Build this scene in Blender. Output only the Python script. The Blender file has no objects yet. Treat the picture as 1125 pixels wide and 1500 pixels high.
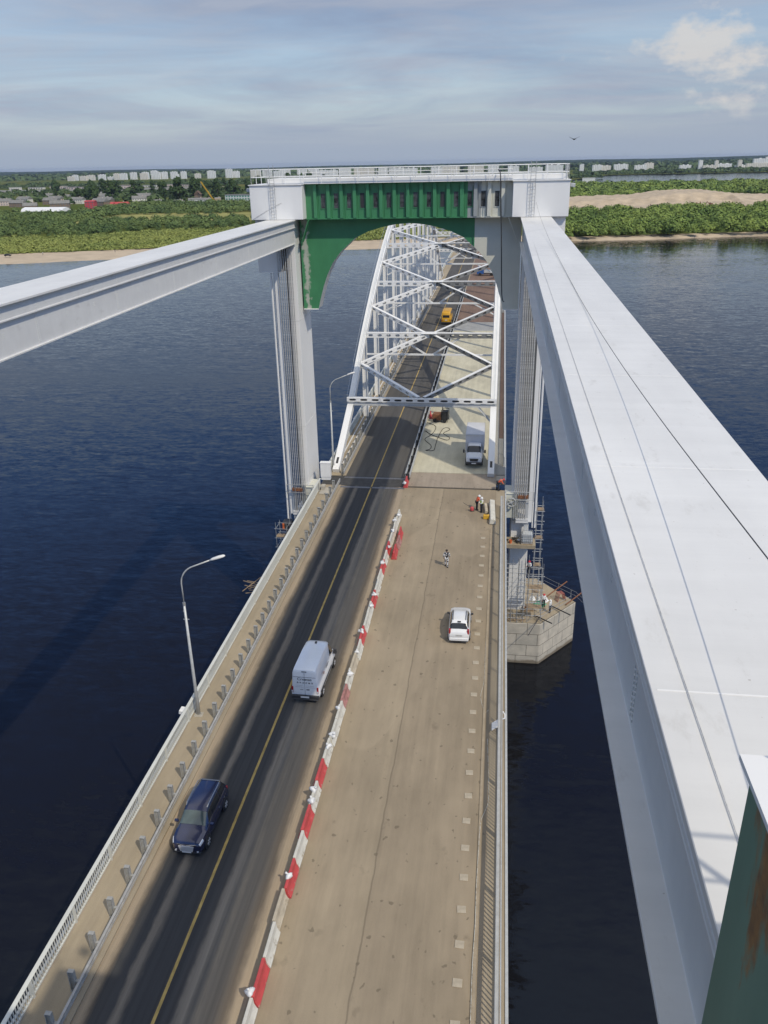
import bpy, math, random
import numpy as np
from mathutils import Vector, Matrix
random.seed(7)
rng = np.random.default_rng(11)
SC = bpy.context.scene
COL = SC.collection
R = math.radians

# ------------------------------------------------------------------ camera, sky, sun, exposure
CAM_Z = 32.0
def make_camera():
    f, p, y, r = 1191.99, R(23.24), R(8.242), R(1.207)
    fw = Vector((-math.sin(y)*math.cos(p), math.cos(y)*math.cos(p), -math.sin(p)))
    ri = Vector((math.cos(y), math.sin(y), 0)); up = ri.cross(fw)
    r2 = math.cos(r)*ri - math.sin(r)*up
    u2 = math.sin(r)*ri + math.cos(r)*up
    cd = bpy.data.cameras.new('camera'); co = bpy.data.objects.new('camera', cd); COL.objects.link(co)
    m = Matrix.Identity(4)
    for i in range(3):
        m[i][0] = r2[i]; m[i][1] = u2[i]; m[i][2] = -fw[i]
    m[2][3] = CAM_Z
    co.matrix_world = m
    cd.sensor_fit = 'VERTICAL'; cd.sensor_height = 36; cd.lens = f/1500*36
    cd.clip_start = 0.05; cd.clip_end = 60000
    SC.camera = co
make_camera()
SUN_TO = Vector((18.84, -20.3, 30.2)).normalized()      # towards the sun
SUN_EL = math.asin(SUN_TO.z)
SUN_AZ = math.atan2(SUN_TO.x, SUN_TO.y)

def make_world():
    w = bpy.data.worlds.new('World'); SC.world = w; w.use_nodes = True
    nt = w.node_tree; N = nt.nodes; L = nt.links
    for n in list(N): N.remove(n)
    out = N.new('ShaderNodeOutputWorld'); bg = N.new('ShaderNodeBackground'); bg.inputs[1].default_value = 0.15
    sky = N.new('ShaderNodeTexSky'); sky.sky_type = 'NISHITA'; sky.sun_disc = False
    sky.sun_elevation = SUN_EL; sky.sun_rotation = SUN_AZ; sky.air_density = 1.0; sky.dust_density = 0.6; sky.altitude = 50
    tc = N.new('ShaderNodeTexCoord'); sep = N.new('ShaderNodeSeparateXYZ'); L.new(tc.outputs['Generated'], sep.inputs[0])
    # a flat cloud layer seen from below: direction divided by its height
    zc = N.new('ShaderNodeMath'); zc.operation = 'MAXIMUM'; L.new(sep.outputs[2], zc.inputs[0]); zc.inputs[1].default_value = 0.0
    za = N.new('ShaderNodeMath'); za.operation = 'ADD'; L.new(zc.outputs[0], za.inputs[0]); za.inputs[1].default_value = 0.07
    dx = N.new('ShaderNodeMath'); dx.operation = 'DIVIDE'; L.new(sep.outputs[0], dx.inputs[0]); L.new(za.outputs[0], dx.inputs[1])
    dy = N.new('ShaderNodeMath'); dy.operation = 'DIVIDE'; L.new(sep.outputs[1], dy.inputs[0]); L.new(za.outputs[0], dy.inputs[1])
    cb = N.new('ShaderNodeCombineXYZ'); L.new(dx.outputs[0], cb.inputs[0]); L.new(dy.outputs[0], cb.inputs[1])
    def noise(scale, det, dist, rough=.55, sx=1, sy=1, off=0):
        mp = N.new('ShaderNodeMapping'); mp.inputs['Scale'].default_value = (sx, sy, 1); mp.inputs['Location'].default_value = (off, off*.7, 0)
        L.new(cb.outputs[0], mp.inputs[0])
        n = N.new('ShaderNodeTexNoise'); n.inputs['Scale'].default_value = scale; n.inputs['Detail'].default_value = det
        n.inputs['Roughness'].default_value = rough; n.inputs['Distortion'].default_value = dist
        L.new(mp.outputs[0], n.inputs['Vector']); return n
    n1 = noise(.5, 9, .8, .58, .75, 1.0, 3.1)
    n2 = noise(1.5, 9, .7, .62, .6, 1.1, 9.0)
    mx = N.new('ShaderNodeMath'); mx.operation = 'MULTIPLY_ADD'; L.new(n2.outputs['Fac'], mx.inputs[0]); mx.inputs[1].default_value = .55; L.new(n1.outputs['Fac'], mx.inputs[2])
    rp = N.new('ShaderNodeValToRGB'); L.new(mx.outputs[0], rp.inputs[0])
    rp.color_ramp.elements[0].position = .60; rp.color_ramp.elements[0].color = (.60, .60, .60, 1)
    rp.color_ramp.elements[1].position = .95; rp.color_ramp.elements[1].color = (.95, .95, .95, 1)
    def ramp_w(fac, st):
        n = N.new('ShaderNodeValToRGB'); L.new(fac, n.inputs[0])
        while len(n.color_ramp.elements) < len(st): n.color_ramp.elements.new(.5)
        for i, (p, v) in enumerate(st): n.color_ramp.elements[i].position = p; n.color_ramp.elements[i].color = (v, v, v, 1)
        return n.outputs[0]
    # cloud tone: grey-blue base to warmer bright tops
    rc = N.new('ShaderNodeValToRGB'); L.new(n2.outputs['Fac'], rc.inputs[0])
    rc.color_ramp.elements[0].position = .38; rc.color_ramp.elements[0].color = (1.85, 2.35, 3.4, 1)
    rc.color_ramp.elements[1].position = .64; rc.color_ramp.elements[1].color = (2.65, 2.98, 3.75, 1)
    mix = N.new('ShaderNodeMix'); mix.data_type = 'RGBA'
    # clouds thin out just above the view; a grey-blue bank closes the horizon
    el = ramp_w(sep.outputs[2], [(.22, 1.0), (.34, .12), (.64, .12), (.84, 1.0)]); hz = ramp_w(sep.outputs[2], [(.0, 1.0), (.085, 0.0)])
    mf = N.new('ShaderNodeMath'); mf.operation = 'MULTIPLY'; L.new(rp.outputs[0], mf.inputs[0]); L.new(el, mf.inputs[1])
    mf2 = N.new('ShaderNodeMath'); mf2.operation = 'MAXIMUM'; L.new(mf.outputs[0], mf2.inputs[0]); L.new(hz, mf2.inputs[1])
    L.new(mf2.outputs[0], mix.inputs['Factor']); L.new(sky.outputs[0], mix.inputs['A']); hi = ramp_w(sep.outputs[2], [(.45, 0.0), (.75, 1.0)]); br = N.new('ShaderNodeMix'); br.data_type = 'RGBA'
    L.new(hi, br.inputs['Factor']); L.new(rc.outputs[0], br.inputs['A']); br.inputs['B'].default_value = (8.2, 7.9, 7.3, 1); L.new(br.outputs['Result'], mix.inputs['B'])  # bright overhead cloud, added out of view to lift the shade
    # a bright cumulus low on the right
    v = Vector((.222, .970, .090)).normalized()
    sub = N.new('ShaderNodeVectorMath'); sub.operation = 'SUBTRACT'; L.new(tc.outputs['Generated'], sub.inputs[0]); sub.inputs[1].default_value = v
    n3 = N.new('ShaderNodeTexNoise'); n3.inputs['Scale'].default_value = 14; n3.inputs['Detail'].default_value = 7; n3.inputs['Roughness'].default_value = .62
    mp3 = N.new('ShaderNodeMapping'); mp3.inputs['Scale'].default_value = (1, 1, 1.8); L.new(tc.outputs['Generated'], mp3.inputs[0]); L.new(mp3.outputs[0], n3.inputs['Vector'])
    mp4 = N.new('ShaderNodeMapping'); mp4.inputs['Scale'].default_value = (6.5, 6.5, 16.0); L.new(sub.outputs[0], mp4.inputs[0])
    ln = N.new('ShaderNodeVectorMath'); ln.operation = 'LENGTH'; L.new(mp4.outputs[0], ln.inputs[0])
    m5 = N.new('ShaderNodeMath'); m5.operation = 'MULTIPLY_ADD'; L.new(n3.outputs['Fac'], m5.inputs[0]); m5.inputs[1].default_value = 2.6; m5.inputs[2].default_value = -.72
    m6 = N.new('ShaderNodeMath'); m6.operation = 'SUBTRACT'; L.new(m5.outputs[0], m6.inputs[0]); L.new(ln.outputs['Value'], m6.inputs[1])
    r6 = N.new('ShaderNodeValToRGB'); L.new(m6.outputs[0], r6.inputs[0])
    r6.color_ramp.elements[0].position = 0.0; r6.color_ramp.elements[0].color = (0, 0, 0, 1)
    r6.color_ramp.elements[1].position = .38; r6.color_ramp.elements[1].color = (.75, .75, .75, 1)
    mix2 = N.new('ShaderNodeMix'); mix2.data_type = 'RGBA'
    L.new(r6.outputs[0], mix2.inputs['Factor']); L.new(mix.outputs['Result'], mix2.inputs['A']); mix2.inputs['B'].default_value = (5.0, 4.8, 4.6, 1)
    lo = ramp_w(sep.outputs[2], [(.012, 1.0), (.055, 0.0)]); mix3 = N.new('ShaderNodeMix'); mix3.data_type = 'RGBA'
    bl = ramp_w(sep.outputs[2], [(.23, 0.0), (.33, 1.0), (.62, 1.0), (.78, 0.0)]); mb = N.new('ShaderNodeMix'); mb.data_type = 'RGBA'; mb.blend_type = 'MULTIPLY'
    L.new(bl, mb.inputs['Factor']); L.new(mix2.outputs['Result'], mb.inputs['A']); mb.inputs['B'].default_value = (.52, .77, 1.12, 1)     # unseen sky tinted blue above the view, added to colour the water
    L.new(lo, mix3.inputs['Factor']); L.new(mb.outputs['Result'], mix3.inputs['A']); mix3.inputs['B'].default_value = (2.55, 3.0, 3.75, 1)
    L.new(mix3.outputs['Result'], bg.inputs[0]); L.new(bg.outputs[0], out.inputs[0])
make_world()
sl = bpy.data.lights.new('sun', 'SUN'); sl.energy = 2.85; sl.angle = R(.53); sl.color = (1, .91, .755)
so = bpy.data.objects.new('sun', sl); COL.objects.link(so)
so.rotation_euler = (-SUN_TO).to_track_quat('-Z', 'Y').to_euler(); so.location = (60, -60, 120)
SC.view_settings.view_transform = 'Standard'; SC.view_settings.look = 'None'
SC.view_settings.exposure = -0.10; SC.view_settings.gamma = 1.0

# ------------------------------------------------------------------ helpers
def tag(o, label=None, cat=None, group=None, kind=None):
    if label: o['label'] = label
    if cat: o['category'] = cat
    if group: o['group'] = group
    if kind: o['kind'] = kind
    return o
def thing(name, label, cat, loc=(0, 0, 0), group=None, rz=0):
    o = bpy.data.objects.new(name, None); COL.objects.link(o)
    o.location = loc; o.rotation_euler = (0, 0, rz); o.empty_display_size = .3
    return tag(o, label, cat, group)
ORD = ['first','second','third','fourth','fifth','sixth','seventh','eighth','ninth','tenth','eleventh','twelfth','thirteenth','fourteenth','fifteenth','sixteenth','seventeenth','eighteenth','nineteenth','twentieth']
TENS = {2:'twenty',3:'thirty',4:'forty',5:'fifty'}
def nth(i):
    if i < 20: return ORD[i]
    t, u = divmod(i+1, 10)
    return {2:'twentieth',3:'thirtieth',4:'fortieth',5:'fiftieth'}[t] if u == 0 else TENS[t]+'-'+ORD[u-1]

class MB:
    def __init__(s): s.v = []; s.f = []; s.m = []; s.mi = 0
    def add(s, vs, fs):
        b = len(s.v); s.v += [tuple(v) for v in vs]; s.f += [tuple(b+i for i in f) for f in fs]; s.m += [s.mi]*len(fs); return s
    def box(s, x0, x1, y0, y1, z0, z1):
        return s.add([(x0,y0,z0),(x1,y0,z0),(x1,y1,z0),(x0,y1,z0),(x0,y0,z1),(x1,y0,z1),(x1,y1,z1),(x0,y1,z1)],
                     [(0,3,2,1),(4,5,6,7),(0,1,5,4),(1,2,6,5),(2,3,7,6),(3,0,4,7)])
    def bar(s, p, q, w, h, up=(0, 0, 1)):
        p = Vector(p); q = Vector(q); d = (q-p).normalized(); up = Vector(up)
        a = d.cross(up)
        if a.length < 1e-4: a = d.cross(Vector((1, 0, 0)))
        a.normalize(); b = a.cross(d)
        vs = [c+a*i*w/2+b*j*h/2 for c in (p, q) for i, j in ((-1,-1),(1,-1),(1,1),(-1,1))]
        return s.add(vs, [(0,3,2,1),(4,5,6,7),(0,1,5,4),(1,2,6,5),(2,3,7,6),(3,0,4,7)])
    def tube(s, pts, r, n=6, r1=None):
        pts = [Vector(p) for p in pts]; k = len(pts); vs = []; fs = []
        prev = None
        for i, p in enumerate(pts):
            d = (pts[min(i+1, k-1)]-pts[max(i-1, 0)]).normalized()
            a = d.cross(Vector((0, 0, 1))) if abs(d.z) < .95 else d.cross(Vector((0, 1, 0)))
            a.normalize()
            if prev is not None and a.dot(prev) < 0: a = -a
            prev = a; b = a.cross(d); rr = r if r1 is None else r+(r1-r)*i/(k-1)
            vs += [p+a*rr*math.cos(6.28318*j/n)+b*rr*math.sin(6.28318*j/n) for j in range(n)]
        for i in range(k-1):
            for j in range(n): fs.append((i*n+j, i*n+(j+1)%n, (i+1)*n+(j+1)%n, (i+1)*n+j))
        fs.append(tuple(range(n))[::-1]); fs.append(tuple((k-1)*n+j for j in range(n)))
        return s.add(vs, fs)
    def prism(s, poly, axis, a, b):
        n = len(poly)
        def P(u, v, t): return {'x': (t, u, v), 'y': (u, t, v), 'z': (u, v, t)}[axis]
        vs = [P(u, v, a) for u, v in poly]+[P(u, v, b) for u, v in poly]
        fs = [tuple(range(n))[::-1], tuple(range(n, 2*n))]+[(i, (i+1)%n, n+(i+1)%n, n+i) for i in range(n)]
        return s.add(vs, fs)
    def lathe(s, prof, c=(0, 0, 0), n=16, axis='z', cap=True):
        vs = []; k = len(prof)
        for r, h in prof:
            for j in range(n):
                a = 6.28318*j/n; u, v = r*math.cos(a), r*math.sin(a)
                p = {'z': (u, v, h), 'x': (h, u, v), 'y': (u, h, v)}[axis]
                vs.append((p[0]+c[0], p[1]+c[1], p[2]+c[2]))
        fs = [(i*n+j, i*n+(j+1)%n, (i+1)*n+(j+1)%n, (i+1)*n+j) for i in range(k-1) for j in range(n)]
        if cap and prof[0][0] > 1e-5: fs.append(tuple(range(n))[::-1])
        if cap and prof[-1][0] > 1e-5: fs.append(tuple((k-1)*n+j for j in range(n)))
        return s.add(vs, fs)
    def perforated(s, p, q, h, n, hw, hh, up=(0, 0, 1)):
        """a plate from p to q, h high, with n oblong holes"""
        p = Vector(p); q = Vector(q); L = (q-p).length; d = (q-p)/L; up = Vector(up); up = (up-d*up.dot(d)).normalized(); c = L/n
        for k in range(n):
            o = p+d*(c*(k+.5)); a, b = c/2, h/2
            out = [(-a,-b),(-hw*.3,-b),(hw*.3,-b),(a,-b),(a,-hh*.3),(a,hh*.3),(a,b),(hw*.3,b),(-hw*.3,b),(-a,b),(-a,hh*.3),(-a,-hh*.3)]
            t = .5
            inn = [(-hw*.42,-hh*.42),(-hw*.28,-hh*t),(hw*.28,-hh*t),(hw*.42,-hh*.42),(hw*t,-hh*.2),(hw*t,hh*.2),(hw*.42,hh*.42),(hw*.28,hh*t),(-hw*.28,hh*t),(-hw*.42,hh*.42),(-hw*t,hh*.2),(-hw*t,-hh*.2)]
            vs = [o+d*u+up*v for u, v in out+inn]
            s.add(vs, [(i, (i+1)%12, 12+(i+1)%12, 12+i) for i in range(12)])
        return s
    def build(s, name, mat=None, parent=None, world=False, smooth=False, bevel=0, solid=0, weld=False):
        me = bpy.data.meshes.new(name)
        vs = s.v
        if world and parent is not None:
            o = Vector((0, 0, 0)); p = parent
            while p is not None: o += p.location; p = p.parent
            vs = [(v[0]-o.x, v[1]-o.y, v[2]-o.z) for v in vs]
        me.from_pydata([tuple(v) for v in vs], [], s.f)
        ms = mat if isinstance(mat, (list, tuple)) else [mat]
        for m in ms:
            if m: me.materials.append(m)
        if len(ms) > 1: me.polygons.foreach_set('material_index', s.m)
        if smooth: me.polygons.foreach_set('use_smooth', [True]*len(me.polygons))
        me.update()
        ob = bpy.data.objects.new(name, me); COL.objects.link(ob)
        if parent is not None: ob.parent = parent
        if solid:
            md = ob.modifiers.new('solid', 'SOLIDIFY'); md.thickness = solid; md.offset = 0
        if bevel:
            md = ob.modifiers.new('bevel', 'BEVEL'); md.width = bevel; md.segments = 1; md.limit_method = 'ANGLE'; md.angle_limit = R(50)
        return ob
def copy_tree(o, parent=None):
    c = o.copy(); COL.objects.link(c)
    if parent is not None: c.parent = parent
    for ch in list(o.children): copy_tree(ch, c)
    return c

# ------------------------------------------------------------------ materials
def new_mat(name):
    m = bpy.data.materials.new(name); m.use_nodes = True
    nt = m.node_tree; b = nt.nodes['Principled BSDF']; return m, nt, b
def mat(name, c, rough=.6, var=.12, scale=2.0, metal=0, bump=0, c2=None, stretch=(1, 1, 1), spec=None, detail=5, coat=0):
    m, nt, b = new_mat(name); N = nt.nodes; L = nt.links
    b.inputs['Roughness'].default_value = rough; b.inputs['Metallic'].default_value = metal
    if spec is not None: b.inputs['Specular IOR Level'].default_value = spec
    if coat: b.inputs['Coat Weight'].default_value = coat; b.inputs['Coat Roughness'].default_value = .08
    tc = N.new('ShaderNodeTexCoord'); mp = N.new('ShaderNodeMapping'); mp.inputs['Scale'].default_value = stretch
    L.new(tc.outputs['Object'], mp.inputs[0])
    n = N.new('ShaderNodeTexNoise'); n.inputs['Scale'].default_value = scale; n.inputs['Detail'].default_value = detail; n.inputs['Roughness'].default_value = .6
    L.new(mp.outputs[0], n.inputs['Vector'])
    r = N.new('ShaderNodeValToRGB'); L.new(n.outputs['Fac'], r.inputs[0])
    a = [max(0, x*(1-var)) for x in c]; d = [min(1, x*(1+var)) for x in (c2 or c)]
    r.color_ramp.elements[0].position = .32; r.color_ramp.elements[0].color = (*a, 1)
    r.color_ramp.elements[1].position = .68; r.color_ramp.elements[1].color = (*d, 1)
    L.new(r.outputs[0], b.inputs['Base Color'])
    if bump:
        bp = N.new('ShaderNodeBump'); bp.inputs['Strength'].default_value = bump; bp.inputs['Distance'].default_value = .02
        n4 = N.new('ShaderNodeTexNoise'); n4.inputs['Scale'].default_value = scale*6; n4.inputs['Detail'].default_value = 4
        L.new(mp.outputs[0], n4.inputs['Vector']); L.new(n4.outputs['Fac'], bp.inputs['Height']); L.new(bp.outputs[0], b.inputs['Normal'])
    return m
def math_node(nt, op, a, b=None, c=None):
    n = nt.nodes.new('ShaderNodeMath'); n.operation = op
    for i, v in enumerate((a, b, c)):
        if v is None: continue
        if isinstance(v, (int, float)): n.inputs[i].default_value = v
        else: nt.links.new(v, n.inputs[i])
    return n.outputs[0]
def ramp(nt, fac, stops):
    n = nt.nodes.new('ShaderNodeValToRGB'); nt.links.new(fac, n.inputs[0]); e = n.color_ramp.elements
    while len(e) < len(stops): e.new(.5)
    for i, (p, c) in enumerate(stops):
        e[i].position = p; e[i].color = (*c, 1) if len(c) == 3 else c
    return n.outputs[0]
def noise(nt, scale, detail=5, stretch=(1, 1, 1), rough=.6, dist=0):
    tc = nt.nodes.new('ShaderNodeTexCoord'); mp = nt.nodes.new('ShaderNodeMapping'); mp.inputs['Scale'].default_value = stretch
    nt.links.new(tc.outputs['Object'], mp.inputs[0]); n = nt.nodes.new('ShaderNodeTexNoise')
    n.inputs['Scale'].default_value = scale; n.inputs['Detail'].default_value = detail; n.inputs['Roughness'].default_value = rough; n.inputs['Distortion'].default_value = dist
    nt.links.new(mp.outputs[0], n.inputs['Vector']); return n.outputs['Fac']
def objxyz(nt):
    tc = nt.nodes.new('ShaderNodeTexCoord'); s = nt.nodes.new('ShaderNodeSeparateXYZ'); nt.links.new(tc.outputs['Object'], s.inputs[0]); return s.outputs
def mixc(nt, fac, a, b, mode='MIX'):
    n = nt.nodes.new('ShaderNodeMix'); n.data_type = 'RGBA'; n.blend_type = mode
    for k, v in (('Factor', fac), ('A', a), ('B', b)):
        if isinstance(v, (int, float)): n.inputs[k].default_value = v
        elif isinstance(v, tuple): n.inputs[k].default_value = (*v, 1)
        else: nt.links.new(v, n.inputs[k])
    return n.outputs['Result']

WHITE = mat('white_paint', (.77, .765, .745), .45, .04, .6, stretch=(1, .35, .25))
WHITE2 = mat('white_paint_streaked', (.70, .70, .675), .5, .07, 1.1, stretch=(1, .15, 1))
def beam_mat():
    m, nt, b = new_mat('weathered_beam_paint'); b.inputs['Roughness'].default_value = .48
    n = noise(nt, .5, 8, (1, .3, 1)); c = ramp(nt, n, [(.3, (.63, .625, .605)), (.7, (.725, .72, .695))])
    g = noise(nt, 1.0, 6, (.25, 2.2, 1), .65); c = mixc(nt, .6, c, ramp(nt, g, [(.3, (.93, .93, .93)), (.7, (1.06, 1.06, 1.06))]), 'MULTIPLY')
    k = noise(nt, 2.2, 7, (1, .5, 1), .7); c = mixc(nt, ramp(nt, k, [(.58, (0, 0, 0)), (.74, (.42, .42, .42))]), c, (.42, .40, .36))
    k2 = noise(nt, 14, 2, (1, 1, 1), .4); c = mixc(nt, ramp(nt, k2, [(.77, (0, 0, 0)), (.80, (.6, .6, .6))]), c, (.34, .31, .27))
    nt.links.new(c, b.inputs['Base Color']); return m
BEAMW = beam_mat()
CREAM = mat('cream_primer', (.60, .60, .52), .55, .05, .7)
GREYP = mat('grey_paint', (.48, .49, .49), .5, .08, 1.5)
LGREY = mat('light_grey_metal', (.52, .53, .52), .45, .1, 3, metal=.2)
GALV = mat('galvanised_steel', (.45, .46, .46), .42, .15, 6, metal=.5)
DARK = mat('dark_steel', (.035, .035, .037), .55, .2, 5)
BLACK = mat('black_rubber', (.018, .018, .019), .7, .2, 8)
RUST = mat('rusty_steel', (.20, .085, .04), .85, .35, 4, bump=.3)
WOOD = mat('weathered_timber', (.30, .22, .14), .85, .25, 3, stretch=(1, 1, 6))
CONC = mat('concrete', (.42, .39, .33), .85, .12, 1.2, bump=.2)
ROPE = mat('wire_rope', (.50, .50, .49), .5, .3, 9, metal=.3)
GLASS = mat('dark_glass', (.018, .022, .026), .06, .1, 3, spec=.7)
PANE = mat('dusty_pane', (.05, .053, .056), .2, .9, 2.5)
CHROME = mat('chrome', (.6, .6, .62), .15, .05, 5, metal=1)
RIMM = mat('alloy_rim', (.62, .62, .63), .35, .05, 5, metal=.25)
LAMPG = mat('lamp_glass', (.75, .76, .78), .12, .08, 9, metal=.3)
REDL = mat('red_lens', (.35, .02, .025), .2, .1, 6)
ORANGE = mat('orange_paint', (.65, .16, .05), .5, .12, 4)
REDP = mat('red_plastic', (.52, .075, .075), .5, .1, 2.5)
YELP = mat('yellow_paint', (.62, .36, .03), .45, .1, 3)
PLATE = mat('number_plate_white', (.72, .72, .7), .4, .05, 8)

def green_mat(name, base, bare, amt, stripe=None):
    m, nt, b = new_mat(name); b.inputs['Roughness'].default_value = .42
    n = noise(nt, .9, 6, (1, 1, .5)); c = ramp(nt, n, [(.3, tuple(x*.9 for x in base)), (.7, tuple(x*1.12 for x in base))])
    if stripe:
        x = objxyz(nt)[0]; d = math_node(nt, 'ABSOLUTE', math_node(nt, 'SUBTRACT', x, stripe))
        k = noise(nt, 2.2, 5, (1, 1, .8))
        f = math_node(nt, 'MULTIPLY_ADD', math_node(nt, 'SUBTRACT', k, .28), 1.0, math_node(nt, 'MULTIPLY', d, -.75))
        fr = ramp(nt, f, [(.0, (0, 0, 0)), (.17, (.9, .9, .9))]); c = mixc(nt, fr, c, bare)
    elif amt:
        k = noise(nt, .55, 6); fr = ramp(nt, k, [(1-amt, (0, 0, 0)), (1-amt+.12, (.85, .85, .85))]); c = mixc(nt, fr, c, bare)
    nt.links.new(c, b.inputs['Base Color']); return m
GREEN = green_mat('green_paint', (.055, .225, .10), (.4, .4, .36), 0)
GREENPL = green_mat('green_paint_abraded', (.05, .21, .092), (.42, .43, .38), 0, stripe=-10.28)
GREYGREEN = green_mat('half_stripped_paint', (.30, .32, .32), (.05, .16, .08), .42)
def rust_green():
    m, nt, b = new_mat('rust_stained_green'); b.inputs['Roughness'].default_value = .5
    n = noise(nt, 3.0, 6, (1, 1, .25)); c = ramp(nt, n, [(.3, (.095, .20, .145)), (.7, (.14, .26, .19))])
    xyz = objxyz(nt); k = noise(nt, 5, 6, (1, 1.8, .5), dist=.3)
    # runs of rust down from the lid
    f = math_node(nt, 'ADD', k, math_node(nt, 'MULTIPLY', math_node(nt, 'SUBTRACT', xyz[2], 44.5), .55))
    yd = math_node(nt, 'ABSOLUTE', math_node(nt, 'ADD', xyz[1], .27)); f = math_node(nt, 'ADD', f, math_node(nt, 'MULTIPLY', math_node(nt, 'SUBTRACT', .10, yd), 2.2))
    fr = ramp(nt, f, [(.44, (0, 0, 0)), (.56, (1, 1, 1))])
    rc = ramp(nt, noise(nt, 9, 5), [(.3, (.10, .05, .028)), (.7, (.36, .17, .05))])
    c = mixc(nt, fr, c, rc); ed = ramp(nt, math_node(nt, 'ADD', xyz[1], 1.0), [(.975, (0, 0, 0)), (.985, (1, 1, 1))]); c = mixc(nt, ed, c, (.05, .03, .02)); nt.links.new(c, b.inputs['Base Color']); return m
RGREEN = rust_green()

def asphalt_mat():
    m, nt, b = new_mat('worn_asphalt'); xyz = objxyz(nt)
    tan, dk, lt, md = (.32, .262, .19), (.046, .047, .049), (.205, .18, .146), (.125, .116, .102)
    n = noise(nt, .55, 6, (1, .35, 1)); n2 = noise(nt, 5, 4, (1, .25, 1))
    x = math_node(nt, 'ADD', xyz[0], math_node(nt, 'MULTIPLY', math_node(nt, 'SUBTRACT', n, .5), .5))
    x = math_node(nt, 'ADD', x, math_node(nt, 'MULTIPLY', math_node(nt, 'SUBTRACT', n2, .5), .22))
    t = math_node(nt, 'MULTIPLY', math_node(nt, 'ADD', x, 17), 1/8)
    st = [(.05, tan), (.125, tan), (.165, (.10, .085, .068)), (.185, dk), (.27, dk), (.292, (.17, .15, .124)), (.312, (.17, .15, .124)), (.345, dk), (.47, dk), (.50, (.05, .048, .046)), (.545, dk), (.595, (.058, .056, .055)), (.625, lt), (.655, lt), (.69, md), (.735, (.075, .073, .070)), (.80, (.082, .078, .073)), (.855, (.12, .1, .078)), (.90, tan)]
    c = ramp(nt, t, st)
    st2 = noise(nt, 1.3, 5, (3.5, .05, 1)); c = mixc(nt, .8, c, ramp(nt, st2, [(.3, (.72, .72, .72)), (.7, (1.3, 1.28, 1.24))]), 'MULTIPLY')
    g = noise(nt, 55, 3); c = mixc(nt, .9, c, ramp(nt, g, [(.3, (.6, .6, .6)), (.7, (1.45, 1.42, 1.38))]), 'MULTIPLY')
    # far end of the road is dustier
    nt.links.new(c, b.inputs['Base Color']); b.inputs['Roughness'].default_value = .82; b.inputs['Specular IOR Level'].default_value = .3
    bp = nt.nodes.new('ShaderNodeBump'); bp.inputs['Strength'].default_value = .35; bp.inputs['Distance'].default_value = .01
    nt.links.new(g, bp.inputs['Height']); nt.links.new(bp.outputs[0], b.inputs['Normal'])
    return m
def tan_mat(name, base, seam=None, spots=True):
    m, nt, b = new_mat(name); xyz = objxyz(nt)
    n = noise(nt, .22, 7, (1, .6, 1)); c = ramp(nt, n, [(.3, tuple(x*.84 for x in base)), (.7, tuple(x*1.1 for x in base))])
    n2 = noise(nt, 1.4, 6, (1, .25, 1)); c = mixc(nt, .7, c, ramp(nt, n2, [(.3, (.86, .86, .85)), (.7, (1.1, 1.1, 1.09))]), 'MULTIPLY')
    g = noise(nt, 30, 3); c = mixc(nt, .6, c, ramp(nt, g, [(.3, (.8, .8, .8)), (.7, (1.18, 1.18, 1.18))]), 'MULTIPLY')
    tr = noise(nt, 1.0, 5, (2.6, .035, 1), .6); c = mixc(nt, .42, c, ramp(nt, tr, [(.34, (.84, .84, .84)), (.66, (1.12, 1.12, 1.11))]), 'MULTIPLY')
    if spots:
        pk = noise(nt, .16, 2, (.9, .35, 1), .3, .2); c = mixc(nt, ramp(nt, pk, [(.555, (0, 0, 0)), (.565, (.35, .35, .35)), (.60, (.2, .2, .2))]), c, tuple(min(1, x*1.22) for x in base))
        k = noise(nt, .75, 4, (1, .8, 1), .5); c = mixc(nt, ramp(nt, k, [(.66, (0, 0, 0)), (.76, (.55, .55, .55))]), c, tuple(x*.42 for x in base))
        k2 = noise(nt, 2.6, 2, (1, .8, 1), .4); c = mixc(nt, ramp(nt, k2, [(.685, (0, 0, 0)), (.72, (.6, .6, .6))]), c, tuple(x*.4 for x in base))
    if seam is not None:
        w = noise(nt, .5, 3); x = math_node(nt, 'ADD', xyz[0], math_node(nt, 'MULTIPLY', math_node(nt, 'SUBTRACT', w, .5), .25))
        d = math_node(nt, 'ABSOLUTE', math_node(nt, 'SUBTRACT', x, seam))
        c = mixc(nt, ramp(nt, d, [(.02, (.6, .6, .6)), (.055, (0, 0, 0))]), c, tuple(x*.5 for x in base))
        sd = math_node(nt, 'GREATER_THAN', x, seam); c = mixc(nt, math_node(nt, 'MULTIPLY', sd, .5), c, mixc(nt, 1.0, c, (.86, .85, .86), 'MULTIPLY'))
    nt.links.new(c, b.inputs['Base Color']); b.inputs['Roughness'].default_value = .9; b.inputs['Specular IOR Level'].default_value = .25
    return m
ASPH = asphalt_mat()
TAN = tan_mat('dusty_concrete_deck', (.325, .265, .185), seam=-5.14)
TANW = tan_mat('dusty_footway', (.36, .30, .215), spots=False)
FRESH = tan_mat('fresh_deck_membrane', (.52, .485, .37), spots=False)
RAMPM = tan_mat('reddish_ramp', (.34, .285, .225))
BROWN = tan_mat('rusty_deck', (.20, .135, .105))
ASPH2 = mat('grey_asphalt', (.085, .08, .073), .85, .22, .6, stretch=(2.2, .12, 1), detail=8, spec=.3)
LINE = mat('yellow_marking', (.42, .29, .09), .8, .3, 6, stretch=(1, .3, 1))
JOINT = mat('joint_steel', (.16, .16, .165), .45, .3, 5, metal=.4)

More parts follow.
